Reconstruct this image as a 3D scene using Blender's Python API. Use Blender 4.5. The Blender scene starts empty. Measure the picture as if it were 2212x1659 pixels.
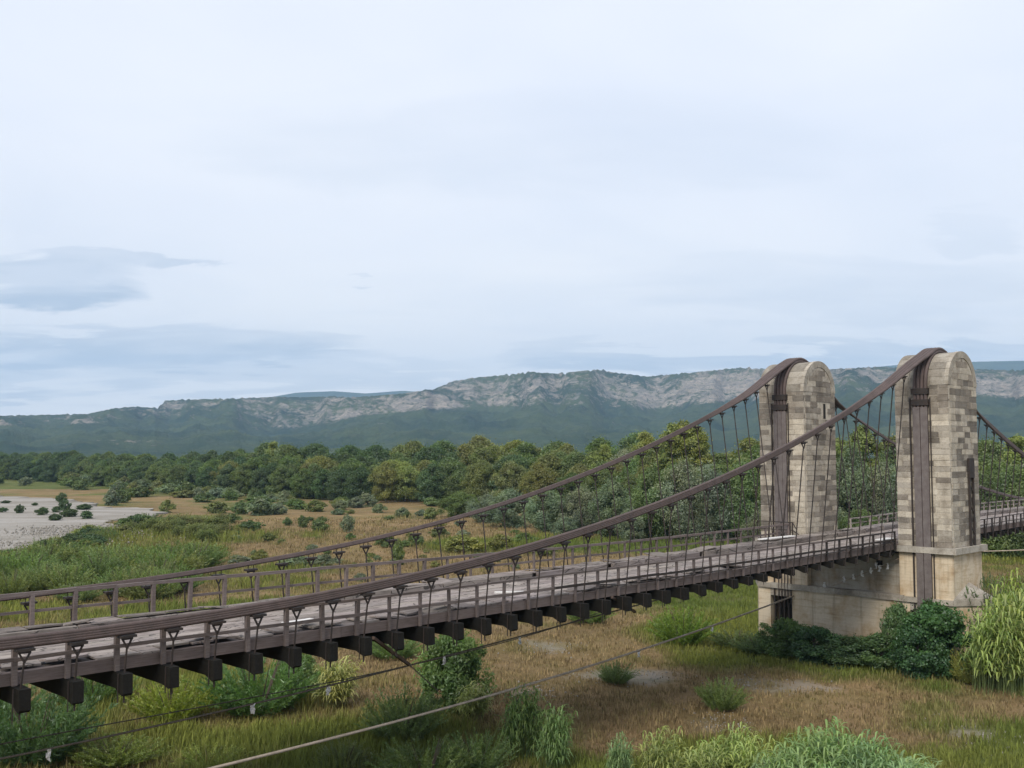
import bpy, math, random
import numpy as np
from mathutils import Vector

random.seed(7)
rng = np.random.default_rng(7)
R = math.radians

# ------------------------------------------------------------------ camera, sky, sun, exposure
scene = bpy.context.scene
col = scene.collection
CAM_Z = 10.0
F_PX = 1041.0                     # focal length in pixels of a 1024 px wide frame
HORIZON = 453.7
PITCH = math.atan((HORIZON - 384.0) / F_PX)
cam_data = bpy.data.cameras.new('camera')
cam_data.sensor_width = 36.0
cam_data.lens = 36.0 * F_PX / 1024.0
cam_data.clip_start = 0.1
cam_data.clip_end = 30000.0
cam = bpy.data.objects.new('camera', cam_data)
cam.location = (0, 0, CAM_Z)
cam.rotation_euler = (math.pi / 2 + PITCH, 0, 0)
col.objects.link(cam)
scene.camera = cam

SUN_EL, SUN_AZ = R(42), R(205)    # azimuth clockwise from +Y: behind the camera, a little to the left
world = bpy.data.worlds.new('World')
scene.world = world
world.use_nodes = True
wn, wl = world.node_tree.nodes, world.node_tree.links
wn.clear()
w_out = wn.new('ShaderNodeOutputWorld')
w_bg = wn.new('ShaderNodeBackground')
w_bg.inputs['Strength'].default_value = 0.1
w_sky = wn.new('ShaderNodeTexSky')
w_sky.sky_type = 'NISHITA'
w_sky.sun_disc = False
w_sky.sun_elevation = SUN_EL
w_sky.sun_rotation = SUN_AZ
w_tc = wn.new('ShaderNodeTexCoord')
w_sep = wn.new('ShaderNodeSeparateXYZ')
wl.new(w_tc.outputs['Generated'], w_sep.inputs[0])


def wmath(op, a, b=None, c=None, clamp=False):
    nd = wn.new('ShaderNodeMath')
    nd.operation = op
    nd.use_clamp = clamp
    for i, x in enumerate((a, b, c)):
        if x is None:
            continue
        if isinstance(x, (int, float)):
            nd.inputs[i].default_value = x
        else:
            wl.new(x, nd.inputs[i])
    return nd.outputs[0]


# cloud sheet: look direction cast onto a flat layer overhead
w_h = wmath('MAXIMUM', w_sep.outputs[2], 0.0)
w_den = wmath('ADD', w_h, 0.10)
w_px = wmath('DIVIDE', w_sep.outputs[0], w_den)
w_py = wmath('DIVIDE', w_sep.outputs[1], w_den)
w_vec = wn.new('ShaderNodeCombineXYZ')
wl.new(w_px, w_vec.inputs[0])
wl.new(w_py, w_vec.inputs[1])


def wnoise(scale, detail, rough, dist, off, stretch=(1, 1, 1)):
    mp = wn.new('ShaderNodeMapping')
    mp.inputs['Location'].default_value = off
    mp.inputs['Scale'].default_value = stretch
    wl.new(w_vec.outputs[0], mp.inputs['Vector'])
    nz = wn.new('ShaderNodeTexNoise')
    nz.inputs['Scale'].default_value = scale
    nz.inputs['Detail'].default_value = detail
    nz.inputs['Roughness'].default_value = rough
    nz.inputs['Distortion'].default_value = dist
    wl.new(mp.outputs[0], nz.inputs['Vector'])
    return nz.outputs['Fac']


def wramp(fac, stops):
    rp = wn.new('ShaderNodeValToRGB')
    els = rp.color_ramp.elements
    while len(els) < len(stops):
        els.new(0.5)
    for e, (p, c) in zip(els, stops):
        e.position = p
        e.color = (c[0], c[1], c[2], 1)
    wl.new(fac, rp.inputs[0])
    return rp.outputs[0]


def wmix(fac, a, b):
    mx = wn.new('ShaderNodeMix')
    mx.data_type = 'RGBA'
    for s, x in ((mx.inputs[0], fac), (mx.inputs[6], a), (mx.inputs[7], b)):
        if isinstance(x, (int, float)):
            s.default_value = x
        elif isinstance(x, tuple):
            s.default_value = x + (1,)
        else:
            wl.new(x, s)
    return mx.outputs[2]


SK = 10.0                         # radiances below are divided by the background strength
n_big = wnoise(0.55, 4, 0.5, 0.6, (3.1, 1.7, 0))
n_mid = wnoise(1.15, 8, 0.58, 0.9, (7.4, 2.2, 4.0), (0.8, 1.0, 1))
veil = wramp(n_big, [(0.32, (0.49, 0.52, 0.585)), (0.52, (0.535, 0.555, 0.605)), (0.70, (0.58, 0.59, 0.615))])
wl_scale = wn.new('ShaderNodeVectorMath')
wl_scale.operation = 'SCALE'
wl_scale.inputs['Scale'].default_value = SK
wl.new(veil, wl_scale.inputs[0])
# brighter, whiter air low down where the sheet is seen edge-on
low = wmath('SUBTRACT', 1.0, wmath('DIVIDE', w_h, 0.30), clamp=True)
low2 = wmath('POWER', low, 1.1)
sheet = wmix(wmath('MULTIPLY', low2, 0.95), wl_scale.outputs[0], (0.645 * SK, 0.635 * SK, 0.63 * SK))
# grey-blue banks, mostly low over the hills
bank_m = wmath('MULTIPLY', wramp(n_mid, [(0.50, (0, 0, 0)), (0.66, (1, 1, 1))]),
               wmath('ADD', 0.10, wmath('MULTIPLY', low, 0.25)), clamp=True)
sheet2 = wmix(wmath('MULTIPLY', bank_m, 0.62), sheet, (0.36 * SK, 0.42 * SK, 0.51 * SK))
# cloud banks of this sky: centre and half size as (x/y, z/y) slopes of the look direction
w_y = wmath('MAXIMUM', w_sep.outputs[1], 0.02)
w_ax, w_el = wmath('DIVIDE', w_sep.outputs[0], w_y), wmath('DIVIDE', w_sep.outputs[2], w_y)
n_edge = wnoise(2.6, 7, 0.6, 0.5, (1.3, 8.2, 2.0), (0.55, 1.0, 1))
n_ax = wmath('MULTIPLY', wmath('SUBTRACT', n_mid, 0.5), 0.30)
n_el = wmath('MULTIPLY', wmath('SUBTRACT', n_edge, 0.5), 0.10)
banks = 0.0
for cx, ce, rx, re, k in ((-0.44, 0.165, 0.115, 0.026, 1.0), (-0.36, 0.185, 0.10, 0.009, 0.75), (-0.36, 0.098, 0.23, 0.026, 0.85), (-0.20, 0.072, 0.24, 0.018, 0.5),
                          (0.26, 0.088, 0.30, 0.017, 0.8), (0.46, 0.090, 0.22, 0.024, 0.75), (-0.50, 0.07, 0.10, 0.02, 0.6), (0.0, 0.30, 0.35, 0.06, 0.20),
                          (0.42, 0.215, 0.06, 0.012, 0.22), (0.32, 0.16, 0.22, 0.04, 0.28), (0.0, 0.265, 0.05, 0.02, 0.15), (-0.14, 0.165, 0.02, 0.004, 0.5)):
    da = wmath('DIVIDE', wmath('SUBTRACT', wmath('ADD', w_ax, n_ax), cx), rx)
    de = wmath('DIVIDE', wmath('SUBTRACT', wmath('ADD', w_el, n_el), ce), re)
    dd = wmath('ADD', wmath('MULTIPLY', da, da), wmath('MULTIPLY', de, de))
    mk = wmath('MULTIPLY', wmath('MULTIPLY', wmath('SUBTRACT', 1.0, dd), 1.8, clamp=True), k)
    banks = mk if isinstance(banks, float) else wmath('MAXIMUM', banks, mk)
brk = wmath('ADD', 0.45, wmath('MULTIPLY', wramp(n_edge, [(0.36, (0, 0, 0)), (0.60, (1, 1, 1))]), 0.55))
sheet3 = wmix(wmath('MULTIPLY', wmath('MULTIPLY', banks, brk), 0.80), sheet2, (0.275 * SK, 0.335 * SK, 0.42 * SK))
final = wmix(0.94, w_sky.outputs[0], sheet3)
wl.new(final, w_bg.inputs['Color'])
wl.new(w_bg.outputs[0], w_out.inputs[0])

sun_data = bpy.data.lights.new('sun', 'SUN')
sun_data.energy = 1.9
sun_data.angle = R(25)
sun_data.color = (1.0, 0.92, 0.80)
sun = bpy.data.objects.new('sun', sun_data)
sd = Vector((math.sin(SUN_AZ) * math.cos(SUN_EL), math.cos(SUN_AZ) * math.cos(SUN_EL), math.sin(SUN_EL)))
sun.rotation_euler = (-sd).to_track_quat('-Z', 'Y').to_euler()
sun.location = (0, -20, 60)
col.objects.link(sun)

scene.view_settings.view_transform = 'Standard'
scene.view_settings.look = 'None'
scene.view_settings.gamma = 1.0
scene.view_settings.exposure = 0.90
scene.view_settings.use_curve_mapping = False
scene.render.engine = 'CYCLES'
scene.cycles.max_bounces = 6
scene.cycles.diffuse_bounces = 3
scene.cycles.transmission_bounces = 3
scene.cycles.volume_bounces = 0
scene.cycles.use_denoising = True

# ------------------------------------------------------------------ pixel -> place helpers
GROUND = -1.2


def ray(px, py):
    """direction through a pixel of the photograph seen at 2212 x 1659"""
    x, y = px / 2.1602 - 512.0, 384.0 - py / 2.1602
    return np.array([x, F_PX * math.cos(PITCH) - y * math.sin(PITCH), F_PX * math.sin(PITCH) + y * math.cos(PITCH)])


def on_ground(px, py, z=GROUND):
    r = ray(px, py)
    t = (z - CAM_Z) / r[2]
    return r[0] * t, r[1] * t


def smooth(a, b, x):
    t = np.clip((x - a) / (b - a), 0, 1)
    return t * t * (3 - 2 * t)


def vnoise(x, y, seed=0):
    """value noise on arrays, 0..1"""
    x, y = np.asarray(x, float), np.asarray(y, float)
    xi, yi = np.floor(x), np.floor(y)
    fx, fy = x - xi, y - yi
    fx, fy = fx * fx * (3 - 2 * fx), fy * fy * (3 - 2 * fy)

    def h(a, b):
        v = np.sin(a * 127.1 + b * 311.7 + seed * 74.7) * 43758.5453
        return v - np.floor(v)
    return ((h(xi, yi) * (1 - fx) + h(xi + 1, yi) * fx) * (1 - fy) +
            (h(xi, yi + 1) * (1 - fx) + h(xi + 1, yi + 1) * fx) * fy)


def fbm(x, y, seed=0, octs=5, gain=0.5):
    s, a, t = 0, 1.0, 0
    for o in range(octs):
        s = s + a * vnoise(x * 2 ** o, y * 2 ** o, seed + o * 3)
        t += a
        a *= gain
    return s / t


# ------------------------------------------------------------------ materials
def new_mat(name):
    m = bpy.data.materials.new(name)
    m.use_nodes = True
    m.node_tree.nodes.clear()
    return m


class NT:
    def __init__(s, m):
        s.t = m.node_tree
        s.n, s.l = s.t.nodes, s.t.links

    def node(s, typ, **kw):
        nd = s.n.new(typ)
        for k, v in kw.items():
            setattr(nd, k, v)
        return nd

    def put(s, sock, x):
        if isinstance(x, (int, float)):
            sock.default_value = x
        elif isinstance(x, tuple):
            sock.default_value = x + (1,) if len(x) == 3 and sock.type == 'RGBA' else x
        else:
            s.l.new(x, sock)

    def noise(s, vec, scale, detail=4, rough=0.55, dist=0.0):
        nz = s.node('ShaderNodeTexNoise')
        nz.inputs['Scale'].default_value = scale
        nz.inputs['Detail'].default_value = detail
        nz.inputs['Roughness'].default_value = rough
        nz.inputs['Distortion'].default_value = dist
        s.l.new(vec, nz.inputs['Vector'])
        return nz.outputs['Fac']

    def math(s, op, a, b=0.0, clamp=False):
        nd = s.node('ShaderNodeMath', operation=op, use_clamp=clamp)
        s.put(nd.inputs[0], a)
        s.put(nd.inputs[1], b)
        return nd.outputs[0]

    def remap(s, x, a, b, c, d):
        nd = s.node('ShaderNodeMapRange')
        s.put(nd.inputs[0], x)
        for i, v in enumerate((a, b, c, d)):
            nd.inputs[i + 1].default_value = v
        return nd.outputs[0]

    def mix(s, fac, a, b, mode='MIX'):
        nd = s.node('ShaderNodeMix', data_type='RGBA', blend_type=mode)
        s.put(nd.inputs[0], fac)
        s.put(nd.inputs[6], a)
        s.put(nd.inputs[7], b)
        return nd.outputs[2]

    def vscale(s, vec, k):
        mp = s.node('ShaderNodeMapping')
        mp.inputs['Scale'].default_value = k
        s.l.new(vec, mp.inputs['Vector'])
        return mp.outputs[0]

    def bump(s, h, strength, dist):
        b = s.node('ShaderNodeBump')
        b.inputs['Strength'].default_value = strength
        b.inputs['Distance'].default_value = dist
        s.l.new(h, b.inputs['Height'])
        return b.outputs[0]

    def finish(s, color, rough=0.85, normal=None, spec=0.2, metal=0.0):
        p = s.node('ShaderNodeBsdfPrincipled')
        s.put(p.inputs['Base Color'], color)
        s.put(p.inputs['Roughness'], rough)
        p.inputs['Specular IOR Level'].default_value = spec
        p.inputs['Metallic'].default_value = metal
        if normal is not None:
            s.l.new(normal, p.inputs['Normal'])
        o = s.node('ShaderNodeOutputMaterial')
        s.l.new(p.outputs[0], o.inputs[0])


def foliage_mat(name, transl=0.35):
    """colour of the thing itself (object colour), varied leaf by leaf"""
    m = new_mat(name)
    t = NT(m)
    oi = t.node('ShaderNodeObjectInfo')
    at = t.node('ShaderNodeAttribute', attribute_name='tint')
    sep = t.node('ShaderNodeSeparateColor')
    t.l.new(at.outputs['Color'], sep.inputs[0])
    lum = t.remap(sep.outputs[0], 0, 1, 0.70, 2.0)
    c1 = t.mix(1.0, oi.outputs['Color'], lum, 'MULTIPLY')
    c2 = t.mix(t.math('MULTIPLY', sep.outputs[1], 0.55), c1, t.mix(1.0, c1, (1.75, 1.25, 0.7), 'MULTIPLY'))
    d = t.node('ShaderNodeBsdfDiffuse')
    t.l.new(c2, d.inputs[0])
    tr = t.node('ShaderNodeBsdfTranslucent')
    t.l.new(t.mix(1.0, c2, (1.1, 1.3, 0.6), 'MULTIPLY'), tr.inputs[0])
    ms = t.node('ShaderNodeMixShader')
    ms.inputs[0].default_value = transl
    t.l.new(d.outputs[0], ms.inputs[1])
    t.l.new(tr.outputs[0], ms.inputs[2])
    gl = t.node('ShaderNodeBsdfGlossy')
    gl.inputs['Roughness'].default_value = 0.45
    gl.inputs[0].default_value = (0.8, 0.85, 0.9, 1)
    ms2 = t.node('ShaderNodeMixShader')
    ms2.inputs[0].default_value = 0.035
    t.l.new(ms.outputs[0], ms2.inputs[1])
    t.l.new(gl.outputs[0], ms2.inputs[2])
    o = t.node('ShaderNodeOutputMaterial')
    t.l.new(ms2.outputs[0], o.inputs[0])
    return m


def wood_mat(name, base, dark, streak=(2, 30, 30), use_obj=False, rough=0.85, crack=False):
    m = new_mat(name)
    t = NT(m)
    tc = t.node('ShaderNodeTexCoord')
    oi = t.node('ShaderNodeObjectInfo')
    va = t.node('ShaderNodeVectorMath', operation='ADD')
    t.l.new(tc.outputs['Object'], va.inputs[0])
    rr = t.math('MULTIPLY', oi.outputs['Random'], 50.0)
    t.l.new(rr, va.inputs[1])
    v = va.outputs[0]
    g = t.noise(t.vscale(v, streak), 1.0, 6, 0.6, 0.4)
    st = t.noise(v, 1.3, 5, 0.6)
    b = t.mix(1.0, base, oi.outputs['Color'], 'MULTIPLY') if use_obj else base
    c = t.mix(t.remap(g, 0.35, 0.7, 0, 1), b, t.mix(1.0, b, dark, 'MULTIPLY'))
    c = t.mix(t.remap(st, 0.45, 0.75, 0, 0.6), c, t.mix(1.0, c, (0.55, 0.52, 0.5), 'MULTIPLY'))
    if crack:
        vo = t.node('ShaderNodeTexVoronoi', feature='DISTANCE_TO_EDGE')
        vo.inputs['Scale'].default_value = 1.0
        wv = t.node('ShaderNodeVectorMath', operation='ADD')
        t.l.new(t.vscale(v, (0.5, 2.6, 2.6)), wv.inputs[0])
        t.l.new(t.math('MULTIPLY', t.noise(v, 2.5, 4), 0.7), wv.inputs[1])
        t.l.new(wv.outputs[0], vo.inputs['Vector'])
        c = t.mix(t.remap(vo.outputs['Distance'], 0.012, 0.035, 0.85, 0), c, (0.035, 0.032, 0.03))
        pt = t.noise(v, 0.8, 5, 0.65)
        c = t.mix(t.remap(pt, 0.5, 0.62, 0, 0.55), c, t.mix(1.0, c, (0.6, 0.58, 0.57), 'MULTIPLY'))
    t.finish(c, rough, t.bump(g, 0.5, 0.01))
    return m


def stone_mat(name):
    m = new_mat(name)
    t = NT(m)
    tc = t.node('ShaderNodeTexCoord')
    geo = t.node('ShaderNodeNewGeometry')
    oi = t.node('ShaderNodeObjectInfo')
    pos = geo.outputs['Position']
    n1 = t.noise(pos, 2.2, 6, 0.65)
    n2 = t.noise(pos, 14.0, 4, 0.6)
    n3 = t.noise(t.vscale(pos, (1.2, 1.2, 0.25)), 1.0, 4, 0.55)
    c = oi.outputs['Color']
    c = t.mix(t.remap(n1, 0.42, 0.68, 0, 0.75), c, t.mix(1.0, c, (0.58, 0.55, 0.52), 'MULTIPLY'))
    c = t.mix(t.remap(n2, 0.45, 0.7, 0, 0.6), c, t.mix(1.0, c, (0.6, 0.58, 0.55), 'MULTIPLY'))
    c = t.mix(t.remap(n3, 0.52, 0.72, 0, 0.55), c, t.mix(1.0, c, (0.55, 0.52, 0.5), 'MULTIPLY'))
    t.finish(c, 0.95, t.bump(n2, 0.6, 0.03), 0.1)
    return m


def render_mat(name):
    """old lime render on the pier, faint coursing, rain streaks"""
    m = new_mat(name)
    t = NT(m)
    geo = t.node('ShaderNodeNewGeometry')
    oi = t.node('ShaderNodeObjectInfo')
    pos = geo.outputs['Position']
    n1 = t.noise(pos, 0.9, 6, 0.6)
    n2 = t.noise(pos, 9.0, 5, 0.65)
    bed = t.noise(t.vscale(pos, (0.6, 0.6, 7.0)), 1.0, 5, 0.6)
    run = t.noise(t.vscale(pos, (3.0, 3.0, 0.22)), 1.0, 4, 0.6)
    c = oi.outputs['Color']
    c = t.mix(t.remap(bed, 0.5, 0.66, 0, 0.5), c, t.mix(1.0, c, (0.62, 0.56, 0.48), 'MULTIPLY'))
    c = t.mix(t.remap(n1, 0.45, 0.68, 0, 0.85), c, t.mix(1.0, c, (0.68, 0.56, 0.42), 'MULTIPLY'))
    c = t.mix(t.remap(run, 0.5, 0.7, 0, 0.7), c, t.mix(1.0, c, (0.5, 0.48, 0.46), 'MULTIPLY'))
    c = t.mix(t.remap(n2, 0.55, 0.75, 0, 0.5), c, t.mix(1.0, c, (0.6, 0.58, 0.55), 'MULTIPLY'))
    t.finish(c, 0.95, t.bump(t.math('ADD', n2, bed), 0.5, 0.03), 0.1)
    return m


def metal_mat(name, a, b, rough=0.65):
    m = new_mat(name)
    t = NT(m)
    geo = t.node('ShaderNodeNewGeometry')
    pos = geo.outputs['Position']
    n1 = t.noise(pos, 3.0, 5, 0.6)
    n2 = t.noise(pos, 25.0, 3, 0.6)
    c = t.mix(t.remap(n1, 0.35, 0.65, 0, 1), a, b)
    c = t.mix(t.remap(n2, 0.5, 0.75, 0, 0.6), c, t.mix(1.0, c, (0.5, 0.45, 0.42), 'MULTIPLY'))
    t.finish(c, rough, t.bump(n2, 0.3, 0.01), 0.3)
    return m


M = {}
M['leaf'] = foliage_mat('foliage', 0.35)
M['grass'] = None
M['bark'] = wood_mat('bark', (0.11, 0.09, 0.07), (0.5, 0.5, 0.5), (12, 12, 2))
M['board'] = wood_mat('weathered_deck_board', (0.345, 0.305, 0.285), (0.66, 0.63, 0.60), (1.2, 16, 16), True, crack=True)
M['rail'] = wood_mat('weathered_rail_timber', (0.185, 0.152, 0.143), (0.6, 0.58, 0.56), (2, 40, 40), True)
M['beam'] = wood_mat('shade_dark_beam', (0.014, 0.013, 0.011), (0.5, 0.5, 0.5), (20, 3, 20))  # near-black: the shade under the deck is put into the beam colour
M['stone'] = stone_mat('limestone')
M['render'] = render_mat('lime_render')
M['cable'] = metal_mat('cable_brown', (0.112, 0.083, 0.078), (0.085, 0.065, 0.061))
M['strip'] = metal_mat('cable_sleeve', (0.165, 0.145, 0.14), (0.12, 0.10, 0.096))
M['iron'] = metal_mat('dark_iron', (0.03, 0.026, 0.025), (0.045, 0.033, 0.028))
M['rust'] = metal_mat('rusty_iron', (0.10, 0.06, 0.04), (0.07, 0.05, 0.04))
M['rope'] = metal_mat('pale_wire_rope', (0.42, 0.35, 0.28), (0.30, 0.25, 0.20))
M['darkrope'] = metal_mat('dark_wire_rope', (0.12, 0.10, 0.075), (0.085, 0.07, 0.055))


def plain_mat(name, c, rough=0.8):
    m = new_mat(name)
    t = NT(m)
    geo = t.node('ShaderNodeNewGeometry')
    n1 = t.noise(geo.outputs['Position'], 8.0, 4)
    t.finish(t.mix(t.remap(n1, 0.4, 0.7, 0, 0.5), c, t.mix(1.0, c, (0.7, 0.68, 0.65), 'MULTIPLY')), rough)
    return m


M['white'] = plain_mat('bleached_white', (0.72, 0.71, 0.70))
M['void'] = plain_mat('opening_shade_dark', (0.03, 0.028, 0.025))  # dark colour stands in for the shade inside openings


def ground_mat():
    m = new_mat('meadow_soil')
    t = NT(m)
    geo = t.node('ShaderNodeNewGeometry')
    pos = geo.outputs['Position']
    at = t.node('ShaderNodeAttribute', attribute_name='soil')
    n1 = t.noise(pos, 0.35, 7, 0.65)
    n2 = t.noise(pos, 3.5, 6, 0.7)
    n3 = t.noise(pos, 0.06, 5, 0.6)
    c = at.outputs['Color']
    c = t.mix(t.remap(n1, 0.4, 0.7, 0, 0.8), c, t.mix(1.0, c, (0.62, 0.7, 0.5), 'MULTIPLY'))
    c = t.mix(t.remap(n3, 0.5, 0.7, 0, 0.5), c, t.mix(1.0, c, (1.25, 1.15, 1.05), 'MULTIPLY'))
    c = t.mix(t.remap(n2, 0.5, 0.75, 0, 0.85), c, t.mix(1.0, c, (0.42, 0.42, 0.38), 'MULTIPLY'))
    t.finish(c, 0.95, t.bump(n2, 0.8, 0.25), 0.05)
    return m


def gravel_mat():
    m = new_mat('river_gravel')
    t = NT(m)
    geo = t.node('ShaderNodeNewGeometry')
    pos = geo.outputs['Position']
    n1 = t.noise(t.vscale(pos, (0.04, 0.16, 1)), 1.0, 8, 0.68, 0.8)
    n2 = t.noise(pos, 2.0, 6, 0.7)
    c = t.mix(t.remap(n1, 0.4, 0.65, 0, 1), (0.33, 0.31, 0.285), (0.215, 0.195, 0.165))
    c = t.mix(t.remap(n2, 0.5, 0.72, 0, 0.55), c, (0.20, 0.19, 0.16))
    t.finish(c, 0.95, t.bump(n2, 0.6, 0.15), 0.1)
    return m


def hill_mat():
    m = new_mat('garrigue_and_limestone')
    t = NT(m)
    geo = t.node('ShaderNodeNewGeometry')
    pos = geo.outputs['Position']
    at = t.node('ShaderNodeAttribute', attribute_name='rock')
    sp = t.node('ShaderNodeSeparateColor')
    t.l.new(at.outputs['Color'], sp.inputs[0])
    n1 = t.noise(pos, 0.014, 9, 0.75)
    n2 = t.noise(t.vscale(pos, (1, 1, 1.6)), 0.05, 7, 0.8)
    n3 = t.noise(pos, 0.006, 5, 0.6)
    n4 = t.noise(t.vscale(pos, (0.02, 0.02, 0.09)), 1.0, 5, 0.6)
    k = t.math('ADD', sp.outputs[0], t.math('MULTIPLY', t.math('SUBTRACT', n1, 0.5), 1.9))
    k = t.math('ADD', k, t.math('MULTIPLY', t.math('SUBTRACT', n2, 0.5), 2.6))
    k = t.remap(k, 0.44, 0.58, 0, 1)
    green = t.mix(t.remap(n3, 0.35, 0.65, 0, 1), (0.022, 0.044, 0.028), (0.066, 0.092, 0.040))
    green = t.mix(t.remap(t.noise(pos, 0.022, 6, 0.7), 0.5, 0.68, 0, 0.6), green, (0.085, 0.100, 0.050))
    green = t.mix(t.remap(n2, 0.45, 0.65, 0, 0.8), green, t.mix(1.0, green, (0.5, 0.55, 0.55), 'MULTIPLY'))
    rock = t.mix(t.remap(n4, 0.4, 0.62, 0, 1), (0.36, 0.31, 0.265), (0.20, 0.185, 0.165))
    n5 = t.noise(pos, 0.11, 4, 0.7)
    rock = t.mix(t.remap(n2, 0.50, 0.66, 0, 0.85), rock, (0.085, 0.088, 0.08))
    rock = t.mix(t.remap(n5, 0.52, 0.64, 0, 0.45), rock, (0.045, 0.06, 0.035))
    t.finish(t.mix(k, green, rock), 0.95, t.bump(n2, 0.8, 8.0), 0.05)
    return m


def grass_mat():
    m = new_mat('grass_blades')
    t = NT(m)
    at = t.node('ShaderNodeAttribute', attribute_name='blade')
    d = t.node('ShaderNodeBsdfDiffuse')
    t.l.new(at.outputs['Color'], d.inputs[0])
    tr = t.node('ShaderNodeBsdfTranslucent')
    t.l.new(at.outputs['Color'], tr.inputs[0])
    ms = t.node('ShaderNodeMixShader')
    ms.inputs[0].default_value = 0.3
    t.l.new(d.outputs[0], ms.inputs[1])
    t.l.new(tr.outputs[0], ms.inputs[2])
    o = t.node('ShaderNodeOutputMaterial')
    t.l.new(ms.outputs[0], o.inputs[0])
    return m


M['ground'] = ground_mat()
M['gravel'] = gravel_mat()
M['hill'] = hill_mat()
M['grass'] = grass_mat()


# ------------------------------------------------------------------ mesh helpers
def tag(o, label=None, cat=None, group=None, kind=None):
    if label:
        o['label'] = label
    if cat:
        o['category'] = cat
    if group:
        o['group'] = group
    if kind:
        o['kind'] = kind
    return o


def empty(name, loc=(0, 0, 0), rz=0.0):
    o = bpy.data.objects.new(name, None)
    o.empty_display_size = 0.5
    o.location = loc
    o.rotation_euler = (0, 0, rz)
    col.objects.link(o)
    return o


def link_mesh(name, me, parent=None, loc=(0, 0, 0)):
    o = bpy.data.objects.new(name, me)
    o.location = loc
    if parent is not None:
        o.parent = parent
    col.objects.link(o)
    return o


def np_mesh(name, verts, faces, mat, attr=None, smooth_shade=False):
    """faces: (n,3) or (n,4) array; attr: (name, per-vertex rgb)"""
    verts = np.asarray(verts, np.float32)
    faces = np.asarray(faces, np.int32)
    me = bpy.data.meshes.new(name)
    k = faces.shape[1]
    me.vertices.add(len(verts))
    me.vertices.foreach_set('co', verts.ravel())
    me.loops.add(faces.size)
    me.loops.foreach_set('vertex_index', faces.ravel())
    me.polygons.add(len(faces))
    me.polygons.foreach_set('loop_start', np.arange(0, faces.size, k, dtype=np.int32))
    me.polygons.foreach_set('loop_total', np.full(len(faces), k, np.int32))
    if smooth_shade:
        me.polygons.foreach_set('use_smooth', np.ones(len(faces), bool))
    if attr:
        a = me.color_attributes.new(attr[0], 'FLOAT_COLOR', 'POINT')
        c = np.ones((len(verts), 4), np.float32)
        c[:, :3] = attr[1]
        a.data.foreach_set('color', c.ravel())
    me.materials.append(mat)
    me.update(calc_edges=True)
    return me


class MB:
    def __init__(s):
        s.v, s.f = [], []

    def box(s, x0, x1, y0, y1, z0, z1, j=0.0):
        b = len(s.v)
        for z in (z0, z1):
            for x, y in ((x0, y0), (x1, y0), (x1, y1), (x0, y1)):
                s.v.append((x + random.uniform(-j, j), y + random.uniform(-j, j), z + random.uniform(-j, j)))
        s.f += [tuple(b + i for i in q) for q in
                ((3, 2, 1, 0), (4, 5, 6, 7), (0, 1, 5, 4), (1, 2, 6, 5), (2, 3, 7, 6), (3, 0, 4, 7))]
        return s

    def bar(s, p, q, w, h=None):
        """square bar between two points"""
        h = h or w
        p, q = Vector(p), Vector(q)
        t = (q - p).normalized()
        up = Vector((0, 0, 1)) if abs(t.z) < 0.95 else Vector((1, 0, 0))
        a = t.cross(up).normalized()
        c = a.cross(t).normalized()
        b = len(s.v)
        for e in (p, q):
            for x, y in ((-1, -1), (1, -1), (1, 1), (-1, 1)):
                s.v.append(tuple(e + a * (x * w / 2) + c * (y * h / 2)))
        s.f += [tuple(b + i for i in qd) for qd in
                ((3, 2, 1, 0), (4, 5, 6, 7), (0, 1, 5, 4), (1, 2, 6, 5), (2, 3, 7, 6), (3, 0, 4, 7))]
        return s

    def tube(s, pts, rad, n=6, cap=True):
        pts = [Vector(p) for p in pts]
        rads = rad if isinstance(rad, (list, tuple)) else [rad] * len(pts)
        b = len(s.v)
        ref = None
        for i, p in enumerate(pts):
            t = (pts[min(i + 1, len(pts) - 1)] - pts[max(i - 1, 0)]).normalized()
            if ref is None:
                ref = Vector((0, 1, 0)) if abs(t.y) < 0.9 else Vector((1, 0, 0))
            a = (ref - t * ref.dot(t)).normalized()
            c = t.cross(a)
            ref = a
            for k in range(n):
                an = 2 * math.pi * k / n
                s.v.append(tuple(p + (a * math.cos(an) + c * math.sin(an)) * rads[i]))
        for i in range(len(pts) - 1):
            for k in range(n):
                k2 = (k + 1) % n
                s.f.append((b + i * n + k, b + i * n + k2, b + (i + 1) * n + k2, b + (i + 1) * n + k))
        if cap:
            s.f.append(tuple(b + k for k in reversed(range(n))))
            s.f.append(tuple(b + (len(pts) - 1) * n + k for k in range(n)))
        return s

    def prism(s, poly, z0, z1, tilt=None):
        """extruded outline; tilt(x, y) adds to z"""
        b = len(s.v)
        k = len(poly)
        tl = tilt or (lambda x, y: 0)
        for z in (z0, z1):
            for x, y in poly:
                s.v.append((x, y, z + tl(x, y)))
        s.f.append(tuple(b + i for i in reversed(range(k))))
        s.f.append(tuple(b + k + i for i in range(k)))
        for i in range(k):
            i2 = (i + 1) % k
            s.f.append((b + i, b + i2, b + k + i2, b + k + i))
        return s

    def mesh(s, name, mat):
        me = bpy.data.meshes.new(name)
        me.from_pydata(s.v, [], s.f)
        me.materials.append(mat)
        me.update()
        return me

    def build(s, name, mat, parent=None, loc=(0, 0, 0), color=None, smooth_shade=False):
        me = s.mesh(name, mat)
        if smooth_shade:
            me.polygons.foreach_set('use_smooth', np.ones(len(me.polygons), bool))
        o = link_mesh(name, me, parent, loc)
        if color:
            o.color = tuple(color) + (1,)
        return o


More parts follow.
